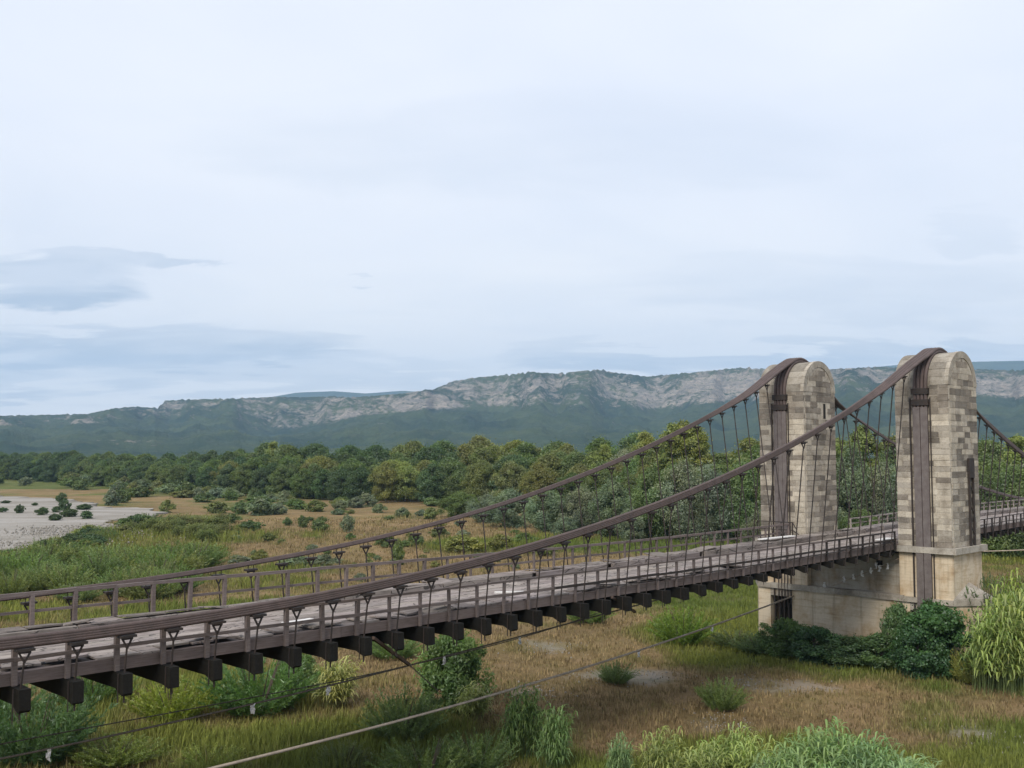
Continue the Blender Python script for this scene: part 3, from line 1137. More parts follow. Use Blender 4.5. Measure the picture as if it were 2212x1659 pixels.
def build_cable(span, vc, label):
    root, off = bridge_root('suspension_cable', U_MID, vc, SPRING + T_R, label, 'cable', 'main suspension cables')
    pc = pc_near if vc < 28 else pc_far
    path = cable_path(span, pc, vc)
    near_side = vc < 28
    for k in range(4):
        kk = k - 1.5
        P, rad = [], []
        for (u, z) in path:
            onstrip = z < SPRING + 0.2 and U_FACE - 0.5 < u < U_BACK + 0.5
            dist = max(0.0, (U_FACE - u) if span == 'near' else (u - U_BACK))
            t = 1 - float(smooth(0.0, 9.0, dist))           # 1 at the tower
            v = vc if (t == 1 or onstrip) else v_main(vc, z)
            if U_FACE - 0.4 < u < U_BACK + 0.4:
                v = vc
            if near_side:
                sp = 0.058 * (1 - t) + 0.20 * t
                dy, dz = t, (1 - t)
            else:
                sp = (0.034 + 0.03 * float(smooth(25, 45, u if span == 'near' else 999))) * (1 - t) + 0.20 * t
                dy, dz = 0.25 + 0.75 * t, 0.8 * (1 - t)
            r = (0.068 if near_side else 0.044) * (1 - t) + 0.098 * t
            if span != 'near' and not near_side and z < 5.05 and u < U_FACE:
                r = 0.032
            P.append((u, v + kk * sp * dy, z + kk * sp * dz))
            rad.append(r)
        MB().tube(P, rad, 7).build('strand', M['cable'] if k in (0, 3, 1, 2) else M['strip'], root, off, smooth_shade=True)
    # clamp bands across the strands where they run down the tower
    for zc_ in (13.35, 12.75) if span != 'near' else ():
        MB().box(U_FACE - 0.24, U_FACE - 0.003, vc - 0.46, vc + 0.46, zc_ - 0.16, zc_ + 0.16).build('clamp_band', M['iron'], root, off)
    if span != 'near':
        MB().bar((U_FACE - 0.07, vc + 0.60, 1.2), (U_FACE - 0.07, vc + 0.60, 13.0), 0.07).build('guide_rail', M['iron'], root, off)
        MB().bar((U_FACE - 0.07, vc - 0.50, 1.2), (U_FACE - 0.07, vc - 0.50, 13.0), 0.05).build('guide_rail', M['iron'], root, off)
        if near_side:
            for q in range(2):
                MB().box(U_FACE - 0.20, U_FACE - 0.16, vc - 0.40 + q * 0.42, vc - 0.02 + q * 0.42, 1.3, 12.5).build('sleeve_plate', M['strip'], root, off)
        else:
            for q in range(3):
                MB().box(U_FACE - 0.20, U_FACE - 0.16, vc - 0.42 + q * 0.29, vc - 0.16 + q * 0.29, 5.15, 12.5).build('sleeve_plate', M['strip'], root, off)
    # hangers
    clamp = MB()
    clamp.box(-0.21, 0.21, -0.10, 0.10, -0.035, 0.025)
    clamp.box(-0.13, 0.13, -0.055, 0.055, -0.085, -0.035)
    for s_ in (-1, 1):
        clamp.bar((s_ * 0.13, 0, -0.06), (0, 0, -0.30), 0.04)
        if not near_side:
            clamp.bar((s_ * 0.10, 0.0, -0.02), (s_ * 0.10, 0.0, 0.24), 0.02)
    cme = clamp.mesh('clamp', M['iron'])
    us = [9.16 + 1.225 * k for k in range(-24, 37)] if span == 'near' else [61.2 + 1.225 * k for k in range(40)]
    for u in us:
        if span == 'near':
            z = float(pc(u))
            zsurf = z
            if u > 54:
                continue
        else:
            z = 5.75 + 0.00452 * (u - 101.8) ** 2
        gap = 0.19 if near_side else 0.22
        v = v_main(vc, z)
        vb = 25.5 if near_side else 31.75
        zl = zb(u) - 0.75 + 0.4 * float(smooth(28, 44, u))
        top = z - gap
        if top < zb(u) + 0.1:
            top = zb(u) + 0.1
        lean = random.uniform(-0.03, 0.03)
        h = MB().tube([(u, v, top - 0.22), (u + lean, vb, zb(u) - 0.1), (u + lean, vb, zl)], 0.026 if u < 40 else 0.03, 5)
        h.bar((u + lean - 0.17, vb - 0.02, zb(u) - 0.02), (u + lean - 0.17, vb - 0.02, zl + random.uniform(-0.1, 0.1)), 0.022)
        ho = h.build('hanger', M['iron'], root, off)
        c = bpy.data.objects.new('clamp', cme)
        c.parent = ho
        c.location = (u, v, top)
        sl = (float(pc(u + 0.5)) - float(pc(u - 0.5))) if span == 'near' else 0.00904 * (u - 101.8)
        c.rotation_euler = (0, -math.atan(sl) * 0.25, random.uniform(-0.1, 0.1))
        col.objects.link(c)
    return root


build_cable('near', CV_N, 'thick brown cable sweeping down beside the near railing of the planked deck')
build_cable('near', CV_F, 'thinner brown cable behind the timber railing, hung with iron rods')
build_cable('next', CV_N, 'dark cable leaving the bracketed tower over the farther span, its end strapped down that tower')
build_cable('next', CV_F, 'dark cable leaving the slit tower over the farther span, its end strapped down that tower')


# ------------------------------------------------------------------ deck
def board_poly(x0, x1, y0, y1, rag):
    p = []
    for t in (0, 0.35, 0.7):
        p.append((x0 + (x1 - x0) * t, y0 + random.uniform(-1, 1) * rag * 0.3))
    for t in (0, 0.4, 0.75):
        p.append((x1 + random.uniform(-1, 1) * rag, y0 + (y1 - y0) * t))
    for t in (0, 0.45, 0.8):
        p.append((x1 + (x0 - x1) * t, y1 + random.uniform(-1, 1) * rag * 0.3))
    for t in (0, 0.3, 0.65):
        p.append((x0 + random.uniform(-1, 1) * rag, y1 + (y0 - y1) * t))
    return p


def deck_span(u0, u1, label, detail):
    root, off = bridge_root('bridge_deck', (u0 + u1) / 2, (VN + VF) / 2, zb((u0 + u1) / 2), label, 'bridge deck')

    def lay(x0, x1, y0, y1, z0, th, rag, tilt, mat, name, c):
        poly = board_poly(x0, x1, y0, y1, rag)
        mx, my = (x0 + x1) / 2, (y0 + y1) / 2
        tx, ty = tilt
        sl = (zb(x1) - zb(x0)) / max(x1 - x0, 0.1)
        b = MB().prism(poly, z0 - th, z0, lambda x, y: (x - mx) * (tx + sl) + (y - my) * ty)
        return b.build(name, mat, root, off, c)

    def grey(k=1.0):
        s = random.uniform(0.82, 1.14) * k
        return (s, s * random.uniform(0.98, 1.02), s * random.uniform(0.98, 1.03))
    # cross beams
    step = 1.225
    k0 = math.ceil((u0 - 9.16) / step)
    u = 9.16 + step * k0
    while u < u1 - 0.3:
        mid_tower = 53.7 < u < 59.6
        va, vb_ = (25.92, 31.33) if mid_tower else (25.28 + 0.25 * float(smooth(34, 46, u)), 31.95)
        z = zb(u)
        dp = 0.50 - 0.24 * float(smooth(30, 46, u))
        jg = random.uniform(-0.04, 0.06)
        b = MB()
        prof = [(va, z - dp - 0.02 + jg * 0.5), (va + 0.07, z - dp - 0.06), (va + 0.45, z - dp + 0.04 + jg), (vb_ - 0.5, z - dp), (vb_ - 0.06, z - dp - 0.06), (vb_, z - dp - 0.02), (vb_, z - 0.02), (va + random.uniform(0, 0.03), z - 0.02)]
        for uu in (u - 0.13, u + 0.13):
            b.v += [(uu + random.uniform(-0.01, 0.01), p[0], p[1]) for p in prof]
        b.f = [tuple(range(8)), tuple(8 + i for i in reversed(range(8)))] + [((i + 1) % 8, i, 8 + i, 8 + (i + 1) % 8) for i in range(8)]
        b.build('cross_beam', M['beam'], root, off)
        u += step
    # stringers
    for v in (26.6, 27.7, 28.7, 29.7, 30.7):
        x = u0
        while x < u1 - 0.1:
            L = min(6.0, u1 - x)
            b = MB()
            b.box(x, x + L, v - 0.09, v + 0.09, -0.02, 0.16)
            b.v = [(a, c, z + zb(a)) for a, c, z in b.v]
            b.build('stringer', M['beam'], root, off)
            x += L
    # edge beams
    for v0, v1, hz in ((VN, VN + 0.16, 0.305), (VF - 0.14, VF, 0.40)):
        x = u0
        while x < u1 - 0.1:
            L = min(random.uniform(3.4, 4.4), u1 - x)
            b = MB()
            for t in (0, 0.5, 1):
                xx = x + 0.008 + (L - 0.016) * t
                j = random.uniform(-0.012, 0.012)
                b.v += [(xx, v0 + j, zb(xx)), (xx, v1 + j, zb(xx)), (xx, v1 + j, zb(xx) + hz + random.uniform(-0.02, 0.01)), (xx, v0 + j, zb(xx) + hz + random.uniform(-0.02, 0.01))]
            b.f = [(0, 1, 2, 3), (11, 10, 9, 8)]
            for s_ in (0, 4):
                b.f += [(s_ + (i + 1) % 4, s_ + i, s_ + 4 + i, s_ + 4 + (i + 1) % 4) for i in range(4)]
            b.build('edge_beam', M['rail'], root, off, (1.05, 1.02, 1.0))
            x += L
    # roadway boards, laid lengthwise
    rows = np.linspace(27.02, 30.28, 8 if detail else 6)
    for ra, rb in zip(rows[:-1], rows[1:]):
        x = u0 + random.uniform(-1.5, 0)
        while x < u1:
            L = random.uniform(2.6, 5.2) if detail else random.uniform(4, 7)
            xa, xb = max(x, u0), min(x + L, u1)
            if xb - xa > 0.4:
                m = (xa + xb) / 2
                lift = random.choice((0, 0, 0, 0.006, 0.012))
                lay(xa + 0.006, xb - 0.006, ra + 0.004, rb - 0.004, zt(m) - 0.06 + lift, 0.06, 0.015,
                    (random.uniform(-0.003, 0.003), random.uniform(-0.015, 0.015)), M['board'], 'plank', grey(1.0))
            x += L
    x = u0
    while x < u1:
        L = min(3.2, u1 - x)
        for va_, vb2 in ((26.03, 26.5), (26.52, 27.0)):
            lay(x + 0.01, x + L - 0.01, va_, vb2, zt(x + L / 2) - 0.04, 0.05, 0.02, (0, 0), M['board'], 'under_board', grey(0.5))  # dark-grey layer added so gaps in the footway show grey, not black
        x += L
    # near footway: broken boards, many loose, some missing
    x = u0
    while x < u1:
        L = random.uniform(0.55, 1.25)
        m = x + L / 2
        p_loose = (0.8 if x < 22 else 0.6 if x < 34 else 0.35 if x < 46 else 0.2) if detail else 0.0
        loose = random.random() < p_loose
        if loose and random.random() < 0.16:
            x += L * 0.6                      # a gap down to the beams
            continue
        tilt = (random.uniform(-0.13, 0.13), random.uniform(-0.16, 0.10)) if loose else (random.uniform(-0.02, 0.02), random.uniform(-0.02, 0.02))
        va = VN + 0.02 + (random.uniform(0, 0.30) if loose else 0)
        vb_ = 27.0 - (random.uniform(0, 0.25) if loose else 0)
        lay(x + 0.025, min(x + L - 0.025, u1), va, vb_, zt(m) + 0.05 + (random.uniform(0.0, 0.08) if loose else 0.0), 0.05, 0.11 if loose else 0.03, tilt,
            M['board'], 'footway_board', grey(random.choice((0.72, 0.9, 1.05)) if loose else 0.92))
        if loose and random.random() < 0.5:
            w = random.uniform(0.14, 0.34)
            xs = x + random.uniform(0, L)
            lay(xs, xs + random.uniform(0.5, 1.2), va + 0.15, va + 0.15 + w, zt(m) + 0.22, 0.035, 0.07, (random.uniform(-0.10, 0.12), random.uniform(-0.25, 0.12)),
                M['board'], 'splintered_board', grey(0.75 if random.random() < 0.7 else 1.5))
        x += L
    # far footway: kerb beams and loose boards
    x = u0
    while x < u1 - 0.5:
        L = min(random.uniform(2.0, 2.5), u1 - x)
        b = MB()
        b.box(x + 0.03, x + L - 0.03, 30.28, 30.52, 0.0, 0.24, 0.012)
        b.v = [(p_[0], p_[1], p_[2] + zt(p_[0]) - 0.055) for p_ in b.v]
        b.build('kerb_beam', M['board'], root, off, grey(0.72))
        x += L + (0.0 if random.random() < 0.85 else 0.4)
    x = u0
    while x < u1:
        L = random.uniform(0.6, 1.5)
        loose = random.random() < (0.7 if x < 40 else 0.3) and detail
        tilt = (random.uniform(-0.10, 0.10), random.uniform(-0.14, 0.10)) if loose else (0, 0)
        m = x + L / 2
        lay(x + 0.02, min(x + L - 0.02, u1), 30.50 + (random.uniform(-0.1, 0.15) if loose else 0.04), 31.38, zt(m) + 0.19 + (random.uniform(0, 0.06) if loose else 0), 0.045,
            0.10 if loose else 0.03, tilt, M['board'], 'footway_board', grey(random.choice((0.7, 0.85, 1.0))))
        x += L
    return root


deck_span(-22.0, 59.9, 'grey planked deck of the main span with broken footway boards', True)
deck_span(60.0, 116.0, 'deck of the farther span rising beyond the towers', False)


# ------------------------------------------------------------------ railings
def railing(name, v, u0, u1, label, top_off, kind):
    root, off = bridge_root(name, (u0 + u1) / 2, v, zb((u0 + u1) / 2), label, 'railing')
    step = 1.225
    k0 = math.ceil((u0 - 9.08) / step)
    us = []
    u = 9.08 + step * k0
    while u < u1:
        us.append(u)
        u += step
    tops = []
    for u in us:
        timber = u < 19.5 if kind == 'near' else u < 27
        w = 0.115 if timber else 0.085
        lean = random.uniform(-0.03, 0.03) if kind != 'next' else random.uniform(-0.05, 0.05)
        vout = random.uniform(-0.02, 0.03) * (1 if kind == 'near' else 1.5)
        z0 = zb(u) + (0.0 if v < 28 else 0.15)
        z1 = zb(u) + top_off(u)
        c = random.uniform(0.8, 1.15)
        mat = M['rail'] if not (kind == 'near' and u > 46) and kind != 'next' else M['iron']
        if kind == 'nextfar':
            mat = M['board']
        b = MB()
        b.bar((u, v, z0), (u + lean, v + vout, z1), w, w)
        b.build('post', mat, root, off, (c, c, c))
        tops.append((u + lean, v + vout, z1))

    def run(frac, hgt, dep, mat_fn, name_, jit, drop=0.0):
        for (a, b_), ua, ub in zip(zip(tops[:-1], tops[1:]), us[:-1], us[1:]):
            if random.random() < drop:
                continue
            za = zb(ua) + (a[2] - zb(ua)) * frac + random.uniform(-jit, jit)
            zb_ = zb(ub) + (b_[2] - zb(ub)) * frac + random.uniform(-jit, jit)
            s_ = -1 if v < 28 else 1
            o_ = s_ * (0.06 if frac < 0.95 else 0.0)
            c = random.uniform(0.9, 1.12)
            MB().bar((a[0] - 0.03, a[1] + o_, za), (b_[0] + 0.03, b_[1] + o_, zb_), dep, hgt).build(name_, mat_fn(ua), root, off, (c, c, c))
    rail = lambda u: M['rail']
    if kind == 'near':
        run(1.0, 0.07, 0.10, lambda u: M['rail'] if u < 46 else M['iron'], 'top_rail', 0.006)
        run(0.58, 0.09, 0.05, lambda u: M['rail'] if u < 27 else M['iron'], 'middle_rail', 0.01, 0.0)
        for (a, b_), ua, ub in zip(zip(tops[:-1], tops[1:]), us[:-1], us[1:]):
            if ua > 28:
                MB().bar((a[0], a[1] - 0.05, zb(ua) + 0.40), (b_[0], b_[1] - 0.05, zb(ub) + 0.40), 0.035).build('lower_rail', M['iron'], root, off)
    elif kind == 'far':
        run(1.0, 0.10, 0.11, rail, 'top_rail', 0.012, 0.0)
        run(0.62, 0.08, 0.06, rail, 'middle_rail', 0.012, 0.03)
    elif kind == 'next':
        run(1.0, 0.05, 0.05, lambda u: M['iron'], 'top_rail', 0.005)
        run(0.62, 0.04, 0.04, lambda u: M['iron'], 'middle_rail', 0.005)
    else:
        run(1.0, 0.07, 0.08, lambda u: M['board'], 'top_rail', 0.005)
        run(0.70, 0.06, 0.05, lambda u: M['board'], 'middle_rail', 0.005)
    return root


railing('bridge_railing', 25.77, -20, 55.0, 'near railing of the main span, timber posts giving way to thin iron ones', lambda u: 1.06 - 0.10 * float(smooth(30, 54, u)), 'near')
railing('bridge_railing', 31.46, -20, 54.4, 'grey timber railing along the far side of the main span', lambda u: 1.38 - 0.20 * float(smooth(10, 50, u)), 'far')
railing('bridge_railing', 25.77, 59.5, 110, 'dark iron railing along the near side of the farther span', lambda u: 0.86, 'next')
railing('bridge_railing', 31.46, 59.5, 110, 'pale railing along the far side of the farther span', lambda u: 1.02, 'nextfar')

# small iron guard rail round the foot of the far tower
gr, go_ = bridge_root('guard_rail', 54.5, 33.0, BASE_Z, 'small dark iron guard rail in front of the slit tower', 'guard rail')
for vv in (34.35, 33.55, 32.75, 32.0):
    MB().bar((54.5, vv, BASE_Z), (54.5, vv, BASE_Z + 0.95), 0.05).build('post', M['iron'], gr, go_)
for zz in (0.50, 0.95):
    MB().bar((54.5, 34.37, BASE_Z + zz), (54.5, 31.98, BASE_Z + zz), 0.045).build('rail', M['iron'], gr, go_)
    MB().bar((54.5, 32.0, BASE_Z + zz), (54.5, 31.62 + 0.1 * (zz > 0.6), BASE_Z + zz * 0.55), 0.045).build('sloped_rail', M['iron'], gr, go_)
MB().box(54.3, 54.98, 31.45, 34.4, BASE_Z - 0.1, BASE_Z - 0.003).build('footplate', M['board'], gr, go_, (0.9, 0.9, 0.9))


# ------------------------------------------------------------------ ropes under the bridge
def at_v(px, py, v):
    r = ray(px, py)
    n_ = np.array([DV.x, DV.y, 0.0])
    t = v / float(np.dot(n_, r))
    return Vector((r[0] * t, r[1] * t, CAM_Z + r[2] * t))


def rope(label, pts, r, mat, name='wire_rope'):
    base = pts[len(pts) // 2]
    # smooth the hand-picked points
    P = np.array([tuple(p) for p in pts])
    s = np.concatenate([[0], np.cumsum(np.linalg.norm(np.diff(P, axis=0), axis=1))])
    q = np.linspace(0, s[-1], 60)
    deg = min(3, len(pts) - 1)
    C = [np.polyval(np.polyfit(s, P[:, i], deg), q) for i in range(3)]
    pl = [Vector(p) - base for p in zip(*C)]
    o = MB().tube(pl, r, 6).build(name, mat, None, base, smooth_shade=True)
    tag(o, label, 'rope', 'guy ropes under the bridge')
    return [p + base for p in pl]


r1 = rope('pale slack wire rope hanging from the dark shaft of the pier',
          [W(54.95, 32.4, 1.66), at_v(1640, 1316, 31.4), at_v(1480, 1372, 30.4), at_v(1340, 1418, 29.5), at_v(1100, 1490, 28.0), at_v(800, 1573, 26.6), at_v(470, 1659, 25.5), at_v(250, 1708, 25.2)],
          0.044, M['rope'])
r2 = rope('dark wire rope stretched below the near edge of the deck',
          [at_v(-200, 1678, 26.6), at_v(0, 1640, 26.7), at_v(300, 1575, 26.9), at_v(650, 1495, 27.1), at_v(900, 1436, 27.2), at_v(1200, 1352, 27.3), at_v(1390, 1305, 27.4), at_v(1500, 1275, 27.5)],
          0.028, M['darkrope'])
r3 = rope('thin dark wire rope strung below the far edge of the deck',
          [at_v(-100, 1625, 30.2), at_v(150, 1582, 30.3), at_v(500, 1515, 30.4), at_v(890, 1435, 30.5), at_v(1100, 1385, 30.6), at_v(1300, 1322, 30.7), at_v(1400, 1280, 30.8)],
          0.018, M['darkrope'])
r4 = rope('straw coloured rope slung across the wall between the pedestals',
          [W(55.2, 30.0, 2.45), W(55.1, 28.5, 3.1), W(55.1, 27.2, 3.7), W(55.2, 25.95, 4.3)], 0.03, M['rope'])
r5 = rope('pale rope running out from the bracketed tower over the meadow',
          [at_v(2112, 1191, 22.9), at_v(2160, 1190, 22.0), at_v(2212, 1188, 21.0), at_v(2300, 1183, 19.5)], 0.03, M['rope'])

for (a, b, lab) in ((at_v(806, 1378, 25.6), at_v(884, 1436, 26.9), 'rusty strut with a trailing stay wire reaching down from under the deck'),
                    (at_v(1322, 1290, 25.7), at_v(1372, 1322, 27.2), 'rusty strut from the deck edge down to the dark rope near the pier')):
    o = MB().bar(Vector((0, 0, 0)), b - a, 0.09).build('strut', M['rust'], None, a)
    tag(o, lab, 'strut')
o = MB().tube([Vector((0, 0, 0)), (at_v(945, 1492, 27.6) - at_v(884, 1436, 26.9))], 0.02, 5).build('stay_wire', M['darkrope'], None, at_v(884, 1436, 26.9))
tag(o, 'short stay wire trailing from the lower end of a rusty strut', 'wire')


# ------------------------------------------------------------------ white scraps caught on ropes and pier
def scrap(p, size, label, group, seed):
    rs = random.Random(seed)
    b = MB()
    nx, ny = 3, 5
    for j in range(ny):
        for i in range(nx):
            b.v.append(((i / (nx - 1) - 0.5) * size * 0.45 * rs.uniform(0.5, 1.2) + rs.uniform(-.1, .1) * size, rs.uniform(-0.22, 0.22) * size,
                        -j / (ny - 1) * size + rs.uniform(-0.06, 0.06) * size))
    for j in range(ny - 1):
        for i in range(nx - 1):
            a = j * nx + i
            b.f.append((a, a + 1, a + nx + 1, a + nx))
    o = b.build('plastic_scrap', M['white'], None, p)
    sol = o.modifiers.new('thick', 'SOLIDIFY')
    sol.thickness = 0.012
    tag(o, label, 'scrap', group)


g_wall = 'white scraps hung on the pier wall'
for i, (px, py) in enumerate([((2300 + a / 3.456) / 1.4467, (1500 + b / 3.456) / 1.4467) for a, b in ((955, 1125), (1170, 1060), (1270, 1035), (1365, 1000), (1460, 970), (1515, 915), (1550, 945), (1640, 920))]):
    x = ray(px, py)
    n_ = np.array([DU.x, DU.y, 0.0])
    t = 55.05 / float(np.dot(n_, x))
    p = Vector((x[0] * t, x[1] * t, CAM_Z + x[2] * t + 0.12))
    scrap(p, 0.34, 'small white plastic scrap hung against the wall of the pier', g_wall, i)
for i, t in enumerate((6, 17, 22, 31, 38)):
    scrap(Vector(r2[min(t, 59)]), 0.28, 'white plastic scrap caught on the dark rope below the deck', 'scraps on the dark rope', 40 + i)
for i, t in enumerate((14, 24)):
    scrap(Vector(r1[min(t, 59)]), 0.28, 'white plastic scrap caught on the pale slack rope', 'scraps on the pale rope', 60 + i)
# bleached boards lying on the deck
for (u, v, L, w, a, lab) in ((17.1, 26.2, 1.0, 0.2, 0.06, 'bleached white board lying along the near footway among broken boards'),
                             (25.9, 26.4, 1.0, 0.16, -0.6, 'short bleached board lying askew across the near footway'),
                             (51.0, 30.9, 3.4, 0.35, 0.0, 'long whitewashed board lying before the foot of the slit tower'),
                             (54.2, 26.2, 1.6, 0.5, 0.05, 'white panel lying at the end of the near footway by the tower')):
    b = MB().prism(board_poly(-L / 2, L / 2, -w / 2, w / 2, 0.03), 0, 0.05)
    o = b.build('loose_board', M['white'], None, W(u, v, zt(u) + (0.27 if v > 30 else 0.24)))
    o.rotation_euler = (0, 0, TH + a)
    tag(o, lab, 'board')


# ------------------------------------------------------------------ vegetation prototypes
def leaf_cloud(name, pts, nrm, size, aspect=1.7, tint=None, droop=0.0, seed=0):
    """rhombic leaves at points, facing roughly along nrm"""
    rg = np.random.default_rng(seed)
    n = len(pts)
    nrm = nrm / np.maximum(np.linalg.norm(nrm, axis=1, keepdims=True), 1e-6)
    nn = nrm + rg.normal(0, 0.55, (n, 3))
    nn /= np.linalg.norm(nn, axis=1, keepdims=True)
    a = np.cross(nn, rg.normal(0, 1, (n, 3)) + np.array([0, 0, 0.3 - droop]))
    a /= np.maximum(np.linalg.norm(a, axis=1, keepdims=True), 1e-6)
    b = np.cross(nn, a)
    s = size * rg.uniform(0.6, 1.4, (n, 1))
    a, b = a * s * 0.5, b * s * 0.5 * aspect
    vs = np.stack([pts - b, pts + a * 0.9 - b * 0.1, pts + b, pts - a * 0.9 - b * 0.1], 1).reshape(-1, 3)
    fs = np.arange(n * 4).reshape(n, 4)
    if tint is None:
        tint = np.zeros((n, 2))
    c = np.zeros((n, 3))
    c[:, 0] = np.clip(tint[:, 0] + rg.normal(0, 0.13, n), 0, 1)
    c[:, 1] = np.clip(tint[:, 1] + rg.normal(0, 0.12, n), 0, 1)
    return np_mesh(name, vs, fs, M['leaf'], ('tint', np.repeat(c, 4, 0)))


def make_tree(h, r, base, nb, nl, leaf, seed, taper=0.5, aspect=1.6, rb=(0.14, 0.28), trunk_r=0.16, squash=0.8, fuzz=0.45):
    """trunk with limbs; clumps of small leaves spread through an uneven crown"""
    rg = np.random.default_rng(seed)
    B = []
    lob = rg.uniform(0, 6.28, 4)
    for i in range(nb):
        t = rg.uniform(0, 1) ** 0.9
        an = rg.uniform(0, 2 * math.pi)
        prof = max(math.sin(math.pi * min(1.0, 0.14 + 0.86 * t)), 0.0) ** taper
        uneven = 1 + 0.22 * math.sin(an * 2 + lob[0]) + 0.16 * math.sin(an * 3 + lob[1] + t * 5) + 0.12 * math.sin(t * 9 + lob[2])
        q = r * rg.uniform(*rb)
        rr = max(r * prof * uneven * rg.uniform(0.55, 1.0) - q * 0.6, 0)
        B.append((rr * math.cos(an), rr * math.sin(an), base + (h - base - q * 0.9) * t, q, an))
    B = np.array(B)
    w = B[:, 3] ** 2
    ch = rg.choice(nb, nl, p=w / w.sum())
    d = rg.normal(0, 1, (nl, 3))
    d /= np.linalg.norm(d, axis=1, keepdims=True)
    rad = B[ch, 3:4] * np.where(rg.uniform(0, 1, (nl, 1)) < fuzz, np.abs(rg.normal(0.75, 0.45, (nl, 1))), rg.uniform(0.7, 1.05, (nl, 1)))
    p = B[ch, :3] + d * rad * np.array([1, 1, squash])
    p[:, 2] = np.maximum(p[:, 2], 0.02)
    axis = p - np.array([0, 0, h * 0.4])
    axis /= np.maximum(np.linalg.norm(axis, axis=1, keepdims=True), 1e-6)
    cl_t = rg.uniform(0.15, 0.8, nb)[ch]
    cl_y = rg.uniform(0, 0.55, nb)[ch]
    crown = leaf_cloud('crown', p, d * 0.8 + axis * 0.4 + np.array([0, 0, 0.35]) + rg.normal(0, 0.45, (nl, 3)), leaf, aspect, np.stack([cl_t, cl_y], 1), 0, seed)
    m = MB()
    m.tube([(0, 0, -0.3), (0.02 * r, 0, h * 0.3), (0, 0.05 * r, h * 0.62), (0.05 * r, 0, h * 0.85)],
           [trunk_r * 1.25, trunk_r * 0.9, trunk_r * 0.5, trunk_r * 0.15], 7)
    for i in range(min(12, nb)):
        x, y, z, q = B[i, :4]
        s_ = 0.2 + 0.35 * rg.uniform()
        m.tube([(0, 0, h * s_), (x * 0.5, y * 0.5, (h * s_ + z) / 2 + 0.02 * h), (x, y, z)], [trunk_r * 0.5, trunk_r * 0.3, trunk_r * 0.1], 5)
    return crown, m.mesh('trunk', M['bark'])


# unit-ish prototypes: about 10 m high trees, scaled a little per individual
BROAD = [make_tree(10, 4.0, 0.9, 110, 36000, 0.165, 100 + i, 0.5) for i in range(4)]
ROUND = [make_tree(10, 4.6, 0.3, 130, 40000, 0.165, 120 + i, 0.42) for i in range(2)]
TALL = [make_tree(13, 2.3, 1.5, 70, 18000, 0.17, 140 + i, 0.45, rb=(0.2, 0.36), fuzz=0.6) for i in range(2)]
WILLOW = [make_tree(6, 2.4, 0.1, 110, 36000, 0.085, 160 + i, 0.4, aspect=2.6, rb=(0.13, 0.27), trunk_r=0.09, squash=1.3, fuzz=0.6) for i in range(3)]
FAR_BUSH = [make_tree(2.0, 1.3, 0.0, 40, 5000, 0.12, 180 + i, 0.4, trunk_r=0.04, rb=(0.15, 0.32), fuzz=0.6) for i in range(3)]
NEAR_BUSH = [make_tree(2.6, 1.4, 0.0, 90, 24000, 0.06, 200 + i, 0.4, aspect=2.4, rb=(0.12, 0.28), trunk_r=0.04, squash=1.2, fuzz=0.65) for i in range(3)]
BROADLEAF_BUSH = [make_tree(2.6, 1.5, 0.0, 80, 17000, 0.085, 220 + i, 0.4, aspect=1.4, rb=(0.12, 0.28), trunk_r=0.05, fuzz=0.6) for i in range(3)]


def wispy(h, r, nstem, per, seed, width=0.02):
    """tamarisk-like bush: many thin upright feathery shoots"""
    rg = np.random.default_rng(seed)
    vs, cs = [], []
    for i in range(nstem):
        an, q = rg.uniform(0, 2 * math.pi), math.sqrt(rg.uniform(0, 1))
        b = np.array([math.cos(an) * q * r * 0.45, math.sin(an) * q * r * 0.45, 0])
        L = h * rg.uniform(0.6, 1.0) * (1 - 0.35 * q * q)
        d = np.array([math.cos(an) * q * 0.75, math.sin(an) * q * 0.75, 1.0]) + rg.normal(0, 0.10, 3)
        d /= np.linalg.norm(d)
        tl, ty = rg.uniform(0.2, 0.8), rg.uniform(0, 0.5)
        t = rg.uniform(0.12, 1, per)
        pos = b + d * (L * t)[:, None] + np.stack([np.cos(an) * t ** 2, np.sin(an) * t ** 2, -0.15 * t ** 2], 1) * r * 0.25 * q
        dr = d + rg.normal(0, 0.55, (per, 3))
        dr /= np.linalg.norm(dr, axis=1, keepdims=True)
        ln = (rg.uniform(0.10, 0.26, per) * (1.15 - 0.5 * t))[:, None] * (h / 2.4)
        sd_ = np.cross(dr, rg.normal(0, 1, (per, 3)))
        sd_ /= np.linalg.norm(sd_, axis=1, keepdims=True)
        wd = sd_ * width * rg.uniform(0.6, 1.4, (per, 1))
        vs.append(np.stack([pos - wd * 0.6, pos + wd * 0.6, pos + dr * ln * 0.6 + wd, pos + dr * ln], 1).reshape(-1, 3))
        c = np.zeros((per * 4, 3))
        c[:, 0] = np.repeat(np.clip(tl + rg.normal(0, 0.12, per), 0, 1), 4)
        c[:, 1] = np.repeat(np.clip(ty + rg.normal(0, 0.1, per), 0, 1), 4)
        cs.append(c)
    vs, cs = np.concatenate(vs), np.concatenate(cs)
    crown = np_mesh('crown', vs, np.arange(len(vs)).reshape(-1, 4), M['leaf'], ('tint', cs))
    m = MB()
    for i in range(7):
        an = rg.uniform(0, 2 * math.pi)
        m.tube([(0.05 * math.cos(an), 0.05 * math.sin(an), -0.1), (r * 0.25 * math.cos(an), r * 0.25 * math.sin(an), h * 0.45),
                (r * 0.45 * math.cos(an), r * 0.45 * math.sin(an), h * 0.8)], [0.03, 0.018, 0.006], 5)
    return crown, m.mesh('trunk', M['bark'])


WISPY = [wispy(2.4, 1.5, 150, 85, 300 + i) for i in range(3)]


